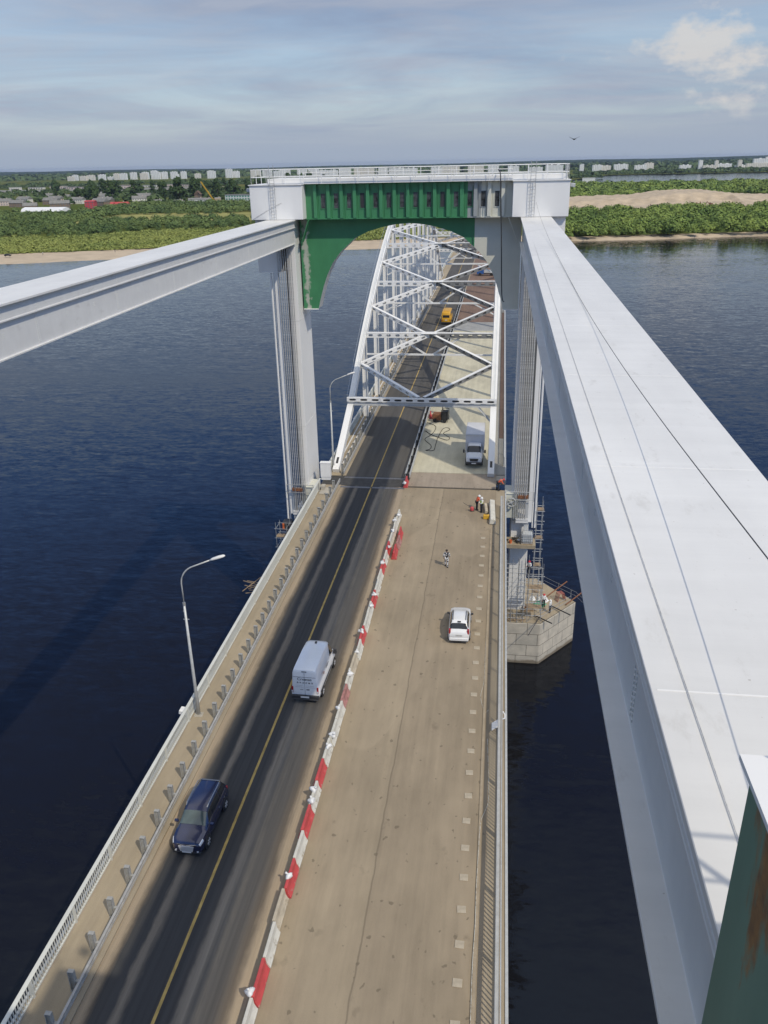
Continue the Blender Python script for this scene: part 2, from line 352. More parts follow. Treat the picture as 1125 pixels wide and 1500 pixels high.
# ------------------------------------------------------------------ ground, water, far land
WZ = -19.5
def water_mat():
    m, nt, b = new_mat('river_water'); N = nt.nodes; L = nt.links
    b.inputs['Base Color'].default_value = (.0085, .0085, .010, 1); b.inputs['Specular Tint'].default_value = (.32, .56, 1.0, 1); b.inputs['Roughness'].default_value = .06; b.inputs['IOR'].default_value = 1.333
    tc = N.new('ShaderNodeTexCoord')
    def layer(scale, stretch, rot, amp, det=3):
        # slopes of one set of wind ripples
        mp = N.new('ShaderNodeMapping'); mp.inputs['Rotation'].default_value = (0, 0, R(rot)); mp.inputs['Scale'].default_value = stretch; L.new(tc.outputs['Object'], mp.inputs[0])
        n = N.new('ShaderNodeTexNoise'); n.inputs['Scale'].default_value = scale; n.inputs['Detail'].default_value = det; n.inputs['Roughness'].default_value = .55; n.inputs['Distortion'].default_value = .5; L.new(mp.outputs[0], n.inputs['Vector'])
        v = N.new('ShaderNodeVectorMath'); v.operation = 'SUBTRACT'; L.new(n.outputs['Color'], v.inputs[0]); v.inputs[1].default_value = (.5, .5, .5)
        w = N.new('ShaderNodeVectorMath'); w.operation = 'MULTIPLY'; L.new(v.outputs[0], w.inputs[0]); w.inputs[1].default_value = (amp*.7, amp, 0); return w.outputs[0]
    a1 = layer(.55, (.4, 1.5, 1), -24, .21); a2 = layer(1.7, (.45, 1.3, 1), -30, .22, 2)
    ad = N.new('ShaderNodeVectorMath'); ad.operation = 'ADD'; L.new(a1, ad.inputs[0]); L.new(a2, ad.inputs[1])
    # gusts: calmer and rougher patches
    mp = N.new('ShaderNodeMapping'); mp.inputs['Scale'].default_value = (.35, 1.3, 1); mp.inputs['Rotation'].default_value = (0, 0, R(-8)); L.new(tc.outputs['Object'], mp.inputs[0])
    gn = N.new('ShaderNodeTexNoise'); gn.inputs['Scale'].default_value = .02; gn.inputs['Detail'].default_value = 4; gn.inputs['Distortion'].default_value = .8; L.new(mp.outputs[0], gn.inputs['Vector'])
    gs = math_node(nt, 'MULTIPLY_ADD', gn.outputs['Fac'], 2.2, -.32)
    sc = N.new('ShaderNodeVectorMath'); sc.operation = 'SCALE'; L.new(ad.outputs[0], sc.inputs[0]); L.new(gs, sc.inputs['Scale'])
    up = N.new('ShaderNodeVectorMath'); up.operation = 'ADD'; L.new(sc.outputs[0], up.inputs[0]); up.inputs[1].default_value = (0, 0, 1)
    nm = N.new('ShaderNodeVectorMath'); nm.operation = 'NORMALIZE'; L.new(up.outputs[0], nm.inputs[0]); L.new(nm.outputs[0], b.inputs['Normal'])
    return m
def shore(x): return 574+.35*x if x < 52 else 592+.2*(x-52)
def grid_mesh(name, P, m, kind='structure', smooth=True, mats=None, matidx=None):
    """P: (nu, nv, 3) array"""
    nu, nv = P.shape[:2]; me = bpy.data.meshes.new(name)
    idx = np.arange(nu*nv).reshape(nu, nv)
    q = np.stack([idx[:-1,:-1], idx[1:,:-1], idx[1:,1:], idx[:-1,1:]], -1).reshape(-1, 4)
    me.from_pydata(P.reshape(-1, 3).tolist(), [], q.tolist())
    for mm in (mats or [m]): me.materials.append(mm)
    if matidx is not None: me.polygons.foreach_set('material_index', matidx)
    if smooth: me.polygons.foreach_set('use_smooth', [True]*len(me.polygons))
    o = bpy.data.objects.new(name, me); COL.objects.link(o)
    if kind: o['kind'] = kind
    return o
water = MB().add([(-14000,-400,WZ),(14000,-400,WZ),(14000,16000,WZ),(-14000,16000,WZ)], [(0,1,2,3)]).build('water', water_mat()); water['kind'] = 'structure'
SAND = mat('river_sand', (.46, .37, .26), .95, .14, .12, detail=8)
SAND2 = mat('dug_sand', (.45, .36, .25), .95, .2, .07, detail=8, stretch=(1, 1, 4))
def land_mat():
    m, nt, b = new_mat('far_meadow'); b.inputs['Roughness'].default_value = 1; b.inputs['Specular IOR Level'].default_value = 0
    n = noise(nt, .006, 7, (1, .6, 1)); c = ramp(nt, n, [(.3, (.055, .085, .022)), (.5, (.095, .115, .03)), (.72, (.15, .14, .05))])
    nt.links.new(c, b.inputs['Base Color']); return m
LAND = land_mat()
def make_land():
    xs = np.concatenate([np.linspace(-12000, -1200, 10), np.linspace(-1100, 600, 90), np.linspace(700, 12000, 12)])
    vs = [-14, -2, 3, 12, 30, 44, 50, 70, 120, 260, 500, 900, 1500]
    zs = [-21.5, -19.8, -19.3, -18.9, -18.3, -17.9, -17.8, -17.8, -17.8, -17.8, -17.8, -17.8, -17.8]
    P = np.zeros((len(xs), len(vs), 3)); w = np.random.default_rng(3)
    for i, x in enumerate(xs):
        jit = 2.5*math.sin(x*.05)+1.5*math.sin(x*.17+1)
        for j, v in enumerate(vs):
            k = 1.0
            if x > 20 and 0 < v < 60: k = .13 if v < 45 else .3
            P[i, j] = (x, shore(x)+v*k+jit*(1 if v < 40 else .3), zs[j])
        if x > 60: P[i, -1, 1] = 1990+8*math.sin(x*.01)
        else: P[i, -1, 1] = 2100
    idx = []
    for i in range(len(xs)-1):
        for j in range(len(vs)-1): idx.append(0 if vs[j] < 50 else 1)
    grid_mesh('far_bank', P, None, mats=[SAND, LAND], matidx=idx)
make_land()
# mainland beyond the second river arm (right) and behind the left bank
ml = MB().add([(-14000,2050,-17.9),(110,2050,-17.9),(330,2860,-17.9),(14000,2900,-17.9),(14000,15800,-17.9),(-14000,15800,-17.9)], [(0,1,2,3,4,5)]).build('mainland', LAND); ml['kind'] = 'structure'
def make_sand_bank():
    nx, ny = 150, 90; P = np.zeros((nx, ny, 3)); xs = np.linspace(52, 430, nx); t = np.linspace(0, 1, ny)
    prof_x = [52, 70, 118, 150, 166, 178, 205, 240, 262, 285, 320, 430]; prof_h = [6.5, 8.5, 9.2, 9.0, 10.5, 12.6, 13.6, 13.0, 10.0, 7.6, 5.4, 3.0]
    for i, x in enumerate(xs):
        h = np.interp(x, prof_x, prof_h)
        for j, u in enumerate(t):
            y = 800+.38*(x-52)+u*330
            # gentle apron, a dug cliff, then the flat top falling away behind
            if x < 245:
                e = np.interp(u, [0, .12, .3, .36+.02*math.sin(x*.3), .42, .8, 1], [0, .12, .34, .42, .98, .92, 0])
            else:
                e = np.interp(u, [0, .2, .42, .8, 1], [0, .35, 1.0, .8, 0])
            z = -18.2+h*e+.45*math.sin(x*.23+y*.11)*e+.35*math.sin(x*.61-y*.27)*e
            P[i, j] = (x, y, z)
    grid_mesh('sand_bank', P, SAND2)
make_sand_bank()
def make_hills():
    xs = np.linspace(-13000, 13000, 140); P = np.zeros((140, 6, 3))
    for i, x in enumerate(xs):
        h = 14+9*math.sin(x*.0006+.4)+6*math.sin(x*.0021)+2*math.sin(x*.013)+ (12 if x > 1500 else 0)*min(1, (x-1500)/2000 if x > 1500 else 0)
        for j, (y, k) in enumerate(((8600, 0), (9300, .45), (10200, .8), (11200, 1), (12600, .9), (13500, 0))):
            P[i, j] = (x, y, -19+(h+18)*k*.8)
    m = mat('far_forest_ground', (.022, .040, .020), 1, .25, .004, detail=8, spec=0)
    grid_mesh('hills', P, m)
make_hills()

def quads_mesh(name, C, m, parent=None):
    """C: (n,4,3) quads -> one mesh"""
    n = len(C); me = bpy.data.meshes.new(name)
    me.vertices.add(n*4); me.vertices.foreach_set('co', C.astype(np.float32).ravel())
    me.loops.add(n*4); me.loops.foreach_set('vertex_index', np.arange(n*4, dtype=np.int32))
    me.polygons.add(n); me.polygons.foreach_set('loop_start', np.arange(0, n*4, 4, dtype=np.int32)); me.polygons.foreach_set('loop_total', np.full(n, 4, dtype=np.int32))
    me.materials.append(m); me.update(calc_edges=True)
    o = bpy.data.objects.new(name, me); COL.objects.link(o)
    if parent: o.parent = parent
    return o
def leaf_quads(cen, rad, per, size, up=.35):
    """clumps of leaf-sized faces: cen (n,3), rad (n,3)"""
    n = len(cen); c = np.repeat(cen, per, 0); r = np.repeat(rad, per, 0); k = len(c)
    d = rng.normal(size=(k, 3)); d /= np.linalg.norm(d, axis=1)[:, None]; d[:, 2] = np.abs(d[:, 2])*1.0-.25*(rng.random(k) < .4)
    p = c+d*r*(.55+.5*rng.random((k, 1)))
    nn = d+rng.normal(size=(k, 3))*.33+np.array([0, 0, up]); nn /= np.linalg.norm(nn, axis=1)[:, None]
    a = np.cross(nn, rng.normal(size=(k, 3))); a /= np.linalg.norm(a, axis=1)[:, None]; b = np.cross(nn, a)
    s = (size*np.cbrt(r.prod(1))[:, None])*(.6+.8*rng.random((k, 1)))
    return np.stack([p-a*s-b*s*.7, p+a*s-b*s*.7, p+a*s+b*s*.7, p-a*s+b*s*.7], 1)
def leaf_mat(name, dark, light, scale=.12, big=.02):
    m, nt, b = new_mat(name); b.inputs['Roughness'].default_value = .75; b.inputs['Specular IOR Level'].default_value = .15
    n = noise(nt, scale, 3); g = noise(nt, big, 3)
    f = math_node(nt, 'MULTIPLY_ADD', g, .7, math_node(nt, 'MULTIPLY', n, .45))
    c = ramp(nt, f, [(.42, dark), (.72, light)]); nt.links.new(c, b.inputs['Base Color'])
    b.inputs['Subsurface Weight'].default_value = 0
    return m
LF_LOW = leaf_mat('willow_scrub_leaves', (.19, .235, .065), (.33, .355, .10), .2, .012)
LF_DK = leaf_mat('dark_bush_leaves', (.065, .11, .04), (.17, .225, .07), .12, .02)
LF_R = leaf_mat('bank_bush_leaves', (.095, .155, .04), (.25, .32, .075), .1, .02)
LF_FAR = leaf_mat('far_wood_leaves', (.05, .085, .035), (.10, .14, .05), .05, .006)
LF_TREE = leaf_mat('poplar_leaves', (.03, .06, .022), (.075, .115, .035), .25, .03)
TRUNK = mat('tree_bark', (.09, .07, .05), .9, .3, 2)
def field(n, x0, x1, v0, v1, h0, h1, wr, seed, keep=None, zb=-17.8, yabs=False):
    g = np.random.default_rng(seed); x = g.uniform(x0, x1, n); v = g.uniform(v0, v1, n)
    y = v if yabs else v+np.where(x < 52, 574+.35*x, 592+.2*(x-52))
    if keep is not None:
        k = keep(x, v, y); x, v, y = x[k], v[k], y[k]
    n = len(x); h = h0*.8+(h1*1.25-h0*.8)*g.random(n)**1.9; w = h*g.uniform(.7, 1.2, n)*wr
    c = np.stack([x, y, zb+h*.45], 1); r = np.stack([w, w, h*.6], 1); return c, r
def sview(x, y, m=.02):   # inside the camera's horizontal view (with a margin)
    a = np.arctan2(x, y)+.1438; return np.abs(a) < .44+m
def stuff(name, parts, m, label, cat):
    C = np.concatenate([leaf_quads(c, r, per, size) for c, r, per, size in parts])
    return tag(quads_mesh(name, C, m), label, cat, kind='stuff')
def far_vegetation():
    kl = lambda x, v, y: sview(x, y) & (np.abs(x+9) > 14)
    wob = lambda x: 18*np.sin(x*.021)+9*np.sin(x*.067+2)
    c, r = field(14000, -560, -30, 46, 225, 1.2, 2.3, .9, 21, lambda x, v, y: kl(x, v, y) & (v < 205+wob(x)))
    stuff('willow_scrub', [(c, r, 44, .19)], LF_LOW, 'yellow-green low willow scrub behind the sandy beach on the left bank', 'scrub')
    gap = lambda x, y: (y > 812+.3*wob(x)) & (y < 950+.6*wob(x)) & (x < -205+.8*wob(x)) & (x > -432)
    c, r = field(3300, -640, -25, 185, 470, 3.2, 7.2, .68, 22, lambda x, v, y: kl(x, v, y) & (v > 200+wob(x)) & ~gap(x, y) & (y < 900))
    c1, r1 = field(4600, -700, -25, 330, 660, 3.0, 6.6, .7, 23, lambda x, v, y: kl(x, v, y) & ~gap(x, y) & (y > 895+.0*x) & (y < 1060) & ~((np.abs(x+557) < 48) & (y > 930)))
    c2, r2 = field(1500, -620, -500, 900, 985, 1.5, 3.2, .8, 26, lambda x, v, y: kl(x, v, y), yabs=True)
    c3, r3 = field(2200, -560, -25, 1060, 1190, 3.2, 6.5, .7, 27, lambda x, v, y: kl(x, v, y) & (x > -520), yabs=True)
    stuff('dark_bushes', [(c, r, 230, .11), (c1, r1, 110, .15), (c2, r2, 60, .18), (c3, r3, 90, .16)], LF_DK, 'dark green bushes in a thick belt behind the scrub on the left bank', 'bushes')
    k1 = lambda x, v, y: sview(x, y) & (x > 28)
    c, r = field(2900, 28, 420, 1.5, 235, 3.4, 8.6, .62, 24, lambda x, v, y: k1(x, v, y) & (y < 800+.38*(x-52)+22+10*np.sin(x*.09)))
    stuff('bank_bushes', [(c, r, 330, .10)], LF_R, 'bright green bushes along the water in front of the sand bank', 'bushes')
    c, r = field(4200, 28, 900, 1120, 1720, 4, 9, .9, 25, lambda x, v, y: sview(x, y) & (y > 1130+.38*(x-52)) , yabs=True)
    stuff('island_wood', [(c, r, 120, .16)], LF_R, 'green wood behind the sand bank reaching back to the second river arm', 'wood')
    parts = []
    for (n, x0, x1, y0, y1, h0, h1, sd) in ((1300, -1300, 80, 1290, 1650, 4, 9, 31), (1500, -1700, 140, 1750, 2200, 4, 8, 32), (1500, -1900, 260, 2380, 2850, 5, 9, 33)):
        c, r = field(n, x0, x1, y0, y1, h0, h1, 1.15, sd, lambda x, v, y: sview(x, y) & (np.sin(x*.006+y*.004+sd)+.6*np.sin(x*.017-y*.003) > (-.1 if sd != 33 else -.6)) & ~((x < -560) & (y < 2240)), yabs=True); parts.append((c, r, 40, .32))
    c, r = field(420, -1300, -560, 1250, 1900, 4, 9, 1.1, 37, lambda x, v, y: sview(x, y), yabs=True); parts.append((c, r, 46, .3))
    c, r = field(1500, 250, 1900, 2905, 3300, 5, 9, 1.3, 35, lambda x, v, y: sview(x, y), yabs=True); parts.append((c, r, 30, .36))
    c, r = field(900, 300, 1900, 3650, 3950, 7, 12, 1.3, 38, lambda x, v, y: sview(x, y), yabs=True); parts.append((c, r, 22, .45))
    c, r = field(3500, -3200, 2600, 4050, 7500, 9, 13, 2.6, 36, lambda x, v, y: sview(x, y), yabs=True); parts.append((c, r, 14, .6))
    stuff('far_wood', parts, LF_FAR, 'distant dark woods around the town near the horizon', 'wood')
far_vegetation()
md = MB().add([(-440, 800, -17.55), (-196, 805, -17.55), (-200, 965, -17.55), (-440, 975, -17.55)], [(0, 1, 2, 3)]).build('meadow', mat('dry_meadow', (.27, .26, .10), 1, .2, .03, spec=0)); md['kind'] = 'structure'

# ------------------------------------------------------------------ bridge decks and road surfaces
YJ = 80.6        # end of the lift span
YE = 83.5        # start of the arch span
YA = 256.0       # end of the arch span
def sheet(name, x0, x1, y0, y1, z, m, t=.03):
    return tag(MB().box(x0, x1, y0, y1, z-t, z).build(name, m), kind='structure')
def make_decks():
    for nm, y0, y1, lab in (('lift_span', 4, YJ-.15, 'steel lift span deck hung between the two white towers'), ('arch_deck', YE+.1, YA, 'deck of the arch span behind the far tower')):
        t = thing(nm, lab, 'bridge deck', (-8.95, y0, 0))
        MB().box(-18.6, 1.25, y0, y1, -.55, -.05).build('deck_slab', CONC, t, True)
        b = MB()
        for x in (-17.2, -.7): b.box(x-.35, x+.35, y0+.2, y1-.2, -3.4, -.55)
        b.build('main_girder', GREYP, t, True)
        b = MB()
        for k in range(int((y1-y0)/5.5)): b.box(-16.8, -1.1, y0+1+k*5.5, y0+1.35+k*5.5, -2.2, -.56)
        b.build('cross_beam', GREYP, t, True)
        b = MB(); b.box(-18.72, -18.6, y0, y1, -.75, .06); b.box(1.25, 1.38, y0, y1, -.75, .05); b.build('fascia', LGREY, t, True)
    t = thing('approach_deck', 'last spans of the bridge reaching the sandy far bank', 'bridge deck', (-8.95, YA, 0))
    MB().box(-18.6, 1.2, YA+.2, 640, -.55, -.05).build('deck_slab', CONC, t, True)
    b = MB()
    for x in (-16, -9, -2): b.box(x-.4, x+.4, YA+.2, 640, -4, -.56)
    b.build('main_girder', GREYP, t, True)
    for y in (340, 425, 510):
        MB().box(-17, -1, y-1.6, y+1.6, WZ-2, -4.01).build('pier', CONC, t, True)
    sheet('road', -16.28, -9.4, 4, YJ, 0, ASPH)
    sheet('closed_carriageway', -9.398, .34, 4, YJ, .002, TAN)
    sheet('right_edge_strip', .343, 1.24, 4, YJ, .0, TANW)
    sheet('sidewalk', -18.56, -16.52, 4, YJ, .03, TANW, .06)
    sheet('arch_road', -16.28, -9.4, YE, 640, 0, ASPH2)
    sheet('arch_sidewalk', -18.56, -16.52, YE, 640, .03, TANW, .06)
    sheet('fresh_carriageway', -9.1, -.62, YE+1.6, 168, .10, FRESH, .14)
    sheet('ramp', -9.1, .3, YE-2.6, YE+1.59, .05, RAMPM, .10)
    sheet('dusty_strip', -9.398, -9.11, YE, 640, .003, TAN)
    sheet('stripped_carriageway', -9.1, -.62, 178, 640, .02, BROWN, .06)
    sheet('grey_carriageway', -9.1, -.62, 168, 178, .05, mat('grey_base_layer', (.30, .30, .29), .9, .15, .5), .08)
    sheet('right_footway', -.1, 1.24, YE+1.6, 640, .05, tan_mat('grey_footway', (.36, .35, .32), spots=False), .1)
    sheet('brown_strip', .52, 1.1, 98, 190, .075, BROWN, .02)
    sheet('joint_plate', -16.4, -9.4, YJ-.6, YJ-.2, .006, JOINT, .02)
    sheet('joint_deck', -18.56, -9.12, YJ+.003, YE-.003, -.003, mat('dark_joint_asphalt', (.05, .048, .045), .8, .3, 2), .03)
    tag(MB().box(-16.4, -9.42, YE-.62, YE-.22, -.02, .004).build('joint_plate', JOINT), kind='structure')
    b = MB().box(-13.02, -12.88, 4, YJ, .001, .006); b.box(-13.02, -12.88, YE, 640, .001, .006); b.box(-13.02, -12.88, YJ+.01, YE-.01, .001, .0055)
    tag(b.build('lane_line', LINE), kind='structure')
    # low kerbs
    b = MB().box(-16.515, -16.29, 4, YJ, -.1, .06); b.box(-16.515, -16.29, YE, 640, -.1, .06)
    tag(b.build('kerb', TANW), kind='structure')
    b = MB().box(-.12, .02, 4, 70.5, .003, .055); tag(b.build('low_kerb', mat('kerb_sandy', (.33, .27, .19), .9, .15, 1.5)), kind='structure')
    b = MB().box(-.6, -.12, YE+1.7, 168, .0, .34); tag(b.build('white_kerb', mat('pale_kerb_concrete', (.55, .55, .52), .8, .08, 1.4), bevel=.02), kind='structure')
make_decks()
rl = thing('rebar_loops', 'row of dark steel rebar loops along the pale kerb right of the box truck', 'rebar', (-.5, 86, 0))
for k in range(30):
    y = 86.4+k*1.25; MB().tube([(-.52, y, .33), (-.5, y+.08, .5), (-.35, y+.25, .55), (-.2, y+.42, .5), (-.18, y+.5, .33)], .025, 5).build('loop', DARK, rl, True)

# guard rail with its posts, then the two parapets
def post_mb():
    b = MB()
    b.box(-.20, -.17, -.09, .09, 0, 1.12); b.box(.03, .06, -.09, .09, 0, 1.12); b.box(-.17, .03, -.012, .012, 0, 1.12)
    b.box(-.22, .08, -.13, .13, 0, .025); b.box(.06, .22, -.06, .06, .42, .60)
    b.box(-.20, .06, -.09, .09, 1.12, 1.135)
    return b
RAILG = mat('weathered_rail_zinc', (.40, .39, .365), .5, .15, 3, metal=.15); POSTG = mat('weathered_post_zinc', (.34, .335, .31), .55, .2, 4, metal=.1)
def guardrail(label, y0, n, group):
    t = thing('guardrail', label, 'guardrail', (-16.73, y0, .03), group)
    b = MB().box(.22, .28, -1, n*1.85, .36, .66); b.box(.28, .33, -1, n*1.85, .36, .44); b.box(.28, .33, -1, n*1.85, .58, .66); b.build('rail', RAILG, t)
    p0 = post_mb().build('post', POSTG, t)
    for k in range(1, n):
        p = p0.copy(); COL.objects.link(p); p.parent = t; p.location = (0, k*1.85, 0)
guardrail('light grey guardrail with upright posts between the footway and the road on the near span', 16.10, 35, 'guardrails beside the left footway')
guardrail('light grey guardrail with upright posts beside the road under the white arch', 84.2, 60, 'guardrails beside the left footway')

def parapet(label, x, y0, y1, lean, group, cap=.2, m=None, bw=.035, sp=.165):
    t = thing('railing', label, 'railing', (x, y0, .03), group); L = y1-y0
    m = m or mat('pale_railing_paint', (.60, .60, .54), .5, .08, 1.2, stretch=(1, .3, 1))
    b = MB().box(-cap/2, cap/2, 0, L, 1.06, 1.13); b.build('handrail', m, t, bevel=.02)
    b = MB().box(-.04, .04, 0, L, .10, .17); b.build('bottom_rail', m, t)
    b = MB(); k = 0
    while k*sp < L: b.box(-.022, .022, k*sp+.05, k*sp+.05+bw, .172, 1.058); k += 1
    b.build('balusters', m, t)
    n = int(L/3.7); q0 = None
    for k in range(n+1):
        if q0 is None: q0 = MB().box(-.06, .06, -.05, .05, -.03, 1.06).build('post', m, t)
        elif k < 95:
            q = q0.copy(); COL.objects.link(q); q.parent = t; q.location = (0, k*3.7, 0)
    return t
parapet('cream steel railing of close bars along the left footway of the near span', -18.36, 10, 79.6, 0, 'footway railings')
parapet('cream steel railing left of the white arch beyond the far tower', -18.36, 84.5, 330, 0, 'footway railings')
POSTG2 = mat('grey_railing_paint', (.42, .42, .40), .5, .1, 3)
rr = parapet('grey steel railing of close bars along the right edge of the closed carriageway', .87, 10, 76.2, 0, 'footway railings', cap=.18, m=POSTG2, bw=.05, sp=.25)
MB().tube([(.15, 0, 1.2), (.15, 66, 1.2)], .028, 6).build('service_pipe', LGREY, rr)
parapet('grey railing on the right edge of the arch span beside the brown strip', 1.15, 88, 300, 0, 'footway railings', cap=.12, m=GREYP)

# lattice barrier between the carriageways of the arch span
t = thing('median_barrier', 'low double-rail steel barrier between the road and the fresh concrete lane', 'barrier', (-9.3, 82.6, 0))
b = MB()
for dx in (-.24, .24):
    for z in (.45, .78): b.box(dx-.03, dx+.03, 0, 140, z-.09, z+.06)
b.build('rail', LGREY, t)
p0 = None
for k in range(48):
    if p0 is None: p0 = MB().box(-.2, .2, -.05, .05, 0, .82).box(-.19, .19, -.22, .22, 0, .06).build('post', DARK, t)
    else:
        p = p0.copy(); COL.objects.link(p); p.parent = t; p.location = (0, k*2.9, 0)

# ------------------------------------------------------------------ arch span
XL, XR = -17.6, -.3
def za(y): return 27.3-.00403*(y-170)**2
def arch_pts(x, n=44):
    pts = [Vector((x, YE+.9, .05))]
    y = 95.2
    while y <= 245: pts.append(Vector((x, y, za(y)))); y += 5.35
    pts.append(Vector((x, YA-.6, .05))); return pts
def arch_span():
    t = thing('arch_span', 'white riveted steel tied arch with braces and hangers behind the far tower', 'bridge arch', (-8.95, YE, 0))
    for x in (XL, XR):
        pts = arch_pts(x); b = MB(); w, h = .72, .9; vs = []; n = len(pts)
        for i, p in enumerate(pts):
            d = (pts[min(i+1, n-1)]-pts[max(i-1, 0)]).normalized(); u = Vector((0, -d.z, d.y))
            vs += [p+Vector((sx*w/2, 0, 0))+u*sz*h/2 for sx, sz in ((-1,-1),(1,-1),(1,1),(-1,1))]
        fs = []
        for i in range(n-1):
            for j in range(4): fs.append((i*4+j, i*4+(j+1)%4, i*4+4+(j+1)%4, i*4+4+j))
        fs += [(0,1,2,3), (n*4-4, n*4-1, n*4-2, n*4-3)]
        b.add(vs, fs)
        rib = b.build('arch_rib', WHITE, t, True, bevel=.02)
        # cover strips and splice plates on top, hand lines above
        s = MB(); q = MB()
        for i in range(1, n-2):
            a, c = pts[i], pts[i+1]; d = (c-a).normalized(); u = Vector((0, -d.z, d.y)); s.bar(a+u*(h/2+.01)-d*.05, c+u*(h/2+.01)+d*.05, w*.55, .03, u)
        s.build('cover_strip', WHITE2, rib, False)
        hl = MB()
        for sx in (-.42, .42):
            L = [p+Vector((sx, 0, 1.35)) for p in pts[1:-1]]; hl.tube(L, .022, 4)
            for a in pts[1:-1]: hl.tube([a+Vector((sx, 0, .4)), a+Vector((sx, 0, 1.37))], .02, 4)
        hl.build('hand_line', GALV, rib, False)
        for ob in rib.children:     # their meshes were authored in world space
            off = Vector((-8.95, YE, 0)); ob.data.transform(Matrix.Translation(-off))
        # dark hand hole at the foot of the end post
    for x in (XL, XR):
        o = MB().box(x-.14, x+.14, YE+.62, YE+.66, .6, 1.5); o.prism([(x+.14*math.cos(a*.5236), 1.5+.14*math.sin(a*.5236)) for a in range(7)], 'y', YE+.62, YE+.66)
        p0, p1 = arch_pts(x)[:2]; d = (p1-p0).normalized(); u = Vector((0, -d.z, d.y))
        b = MB().bar(p0+d*1.0+u*.452, p0+d*2.0+u*.452, .26, .02, u); b.build('hand_hole', DARK, t, True)
    # hangers: H sections, one per panel
    YH = [106.5+10.9*k for k in range(14)]
    for x in (XL, XR):
        for y in YH:
            b = MB(); zt = za(y)-.4
            b.box(x-.34, x-.29, y-.26, y+.26, .02, zt); b.box(x+.29, x+.34, y-.26, y+.26, .02, zt); b.box(x-.29, x+.29, y-.02, y+.02, .02, zt)
            b.build('hanger', WHITE, t, True)
        b = MB()
        for dx in (-.28, .28): b.box(x+dx-.05, x+dx+.05, YE+1, YA-1, -.5, .16)
        b.build('tie_flange', WHITE, t, True)
    def member(name, p, q, w, h, holes, m=WHITE):
        p = Vector(p); q = Vector(q); d = (q-p).normalized(); up = Vector((0, 0, 1)); a = d.cross(up).normalized(); u = a.cross(d)
        b = MB(); b.bar(p+u*h/2, q+u*h/2, w, .035, u); b.mi = 1
        L = (q-p).length; n = max(3, int(L/1.15))
        for s in (-1, 1): b.perforated(p+a*s*w/2*.96, q+a*s*w/2*.96, h-.05, n, min(.55, L/n*.55), h*.48, u)
        for s in (-1, 1): b.bar(p-u*h/2+a*s*w*.36, q-u*h/2+a*s*w*.36, w*.28, .035, u)
        return b.build(name, [WHITE, m], t, True)
    DKW = mat('dark_grey_web', (.20, .20, .195), .6, .25, 2)  # darker grey for the webs right of the centre line
    # portal beam with knee braces
    yp, zp = 95.0, 5.55
    b = MB(); b.box(XL-.36, XR+.36, yp-.22, yp-.16, zp-.55, zp+.2); b.box(XL-.36, XR+.36, yp+.36, yp+.42, zp-.55, zp+.25)
    b.box(XL+.36, XR-.36, yp-.36, yp-.2, zp-.62, zp-.56).box(XL+.36, XR-.36, yp+.2, yp+.36, zp-.62, zp-.56)
    b.perforated((XL+.2, yp, zp+.27), (XR-.2, yp, zp+.27), .84, 9, 1.15, .32, (0, 1, 0))
    for s, x in ((1, XL+.36), (-1, XR-.36)):
        b.bar((x, yp-.39, zp-2.3), (x+s*1.5, yp-.39, zp-.56), .06, .42, (0, 1, 0)); b.bar((x, yp, zp-2.3), (x+s*1.5, yp, zp-.56), .7, .05, (-s*.7, 0, .7))
    pb = b.build('portal_beam', GREYP, t, True)
    w = MB(); w.perforated((XL-.36, yp-.42, zp+.1), (XR+.36, yp-.42, zp+.1), .46, 13, .85, .24); w.box(XL-.36, XR+.36, yp-.42, yp-.2, zp+.33, zp+.36)
    w.build('slotted_web', WHITE, t, True, solid=.03); MB().box(XL, XR, yp-.29, yp-.27, zp-.1, zp+.3).build('dark_backing', DARK, t, True)  # dark sheet added behind the slots to stand for the shade inside
    nodes = [yp]+[106.5+10.9*k for k in range(13)]
    for i, y in enumerate(nodes):
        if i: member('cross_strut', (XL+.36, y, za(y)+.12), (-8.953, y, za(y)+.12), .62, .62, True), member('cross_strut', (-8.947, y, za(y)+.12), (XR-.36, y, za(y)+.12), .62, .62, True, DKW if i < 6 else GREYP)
        if i:
            # light sway frame below the strut
            z0 = za(y); zl = z0-min(2.6, z0*.22)
            b = MB(); b.bar((XL+.35, y, zl), (XR-.35, y, zl), .26, .2)
            c = (XL+XR)/2
            for s, x in ((-1, XL+.35), (1, XR-.35)):
                b.bar((c+s*.4, y, zl), (c+s*4.0, y, z0-.2), .2, .18, (0, 1, 0)); b.bar((x, y, zl-1.6), (c+s*5.2, y, zl), .16, .14, (0, 1, 0)) if zl > 7 else None
            b.build('sway_frame', WHITE, t, True)
        if i < len(nodes)-1:
            y2 = nodes[i+1]; ym = (y+y2)/2+(.6 if i == 0 else 0); c = (XL+XR)/2; zm = za(ym)+.1
            z1 = za(y)+.1 if i else zp+.2; z2 = za(y2)+.1
            for x, s in ((XL+.3, 1), (XR-.3, -1)):
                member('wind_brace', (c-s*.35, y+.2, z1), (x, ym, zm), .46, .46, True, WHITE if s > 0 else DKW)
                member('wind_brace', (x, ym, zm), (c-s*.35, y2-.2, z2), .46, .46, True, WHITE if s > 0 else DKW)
            b = MB().box(c-1.0, c+1.0, y2-.75, y2+.75, z2+.3, z2+.33); b.build('gusset_plate', WHITE, t, True)
arch_span()

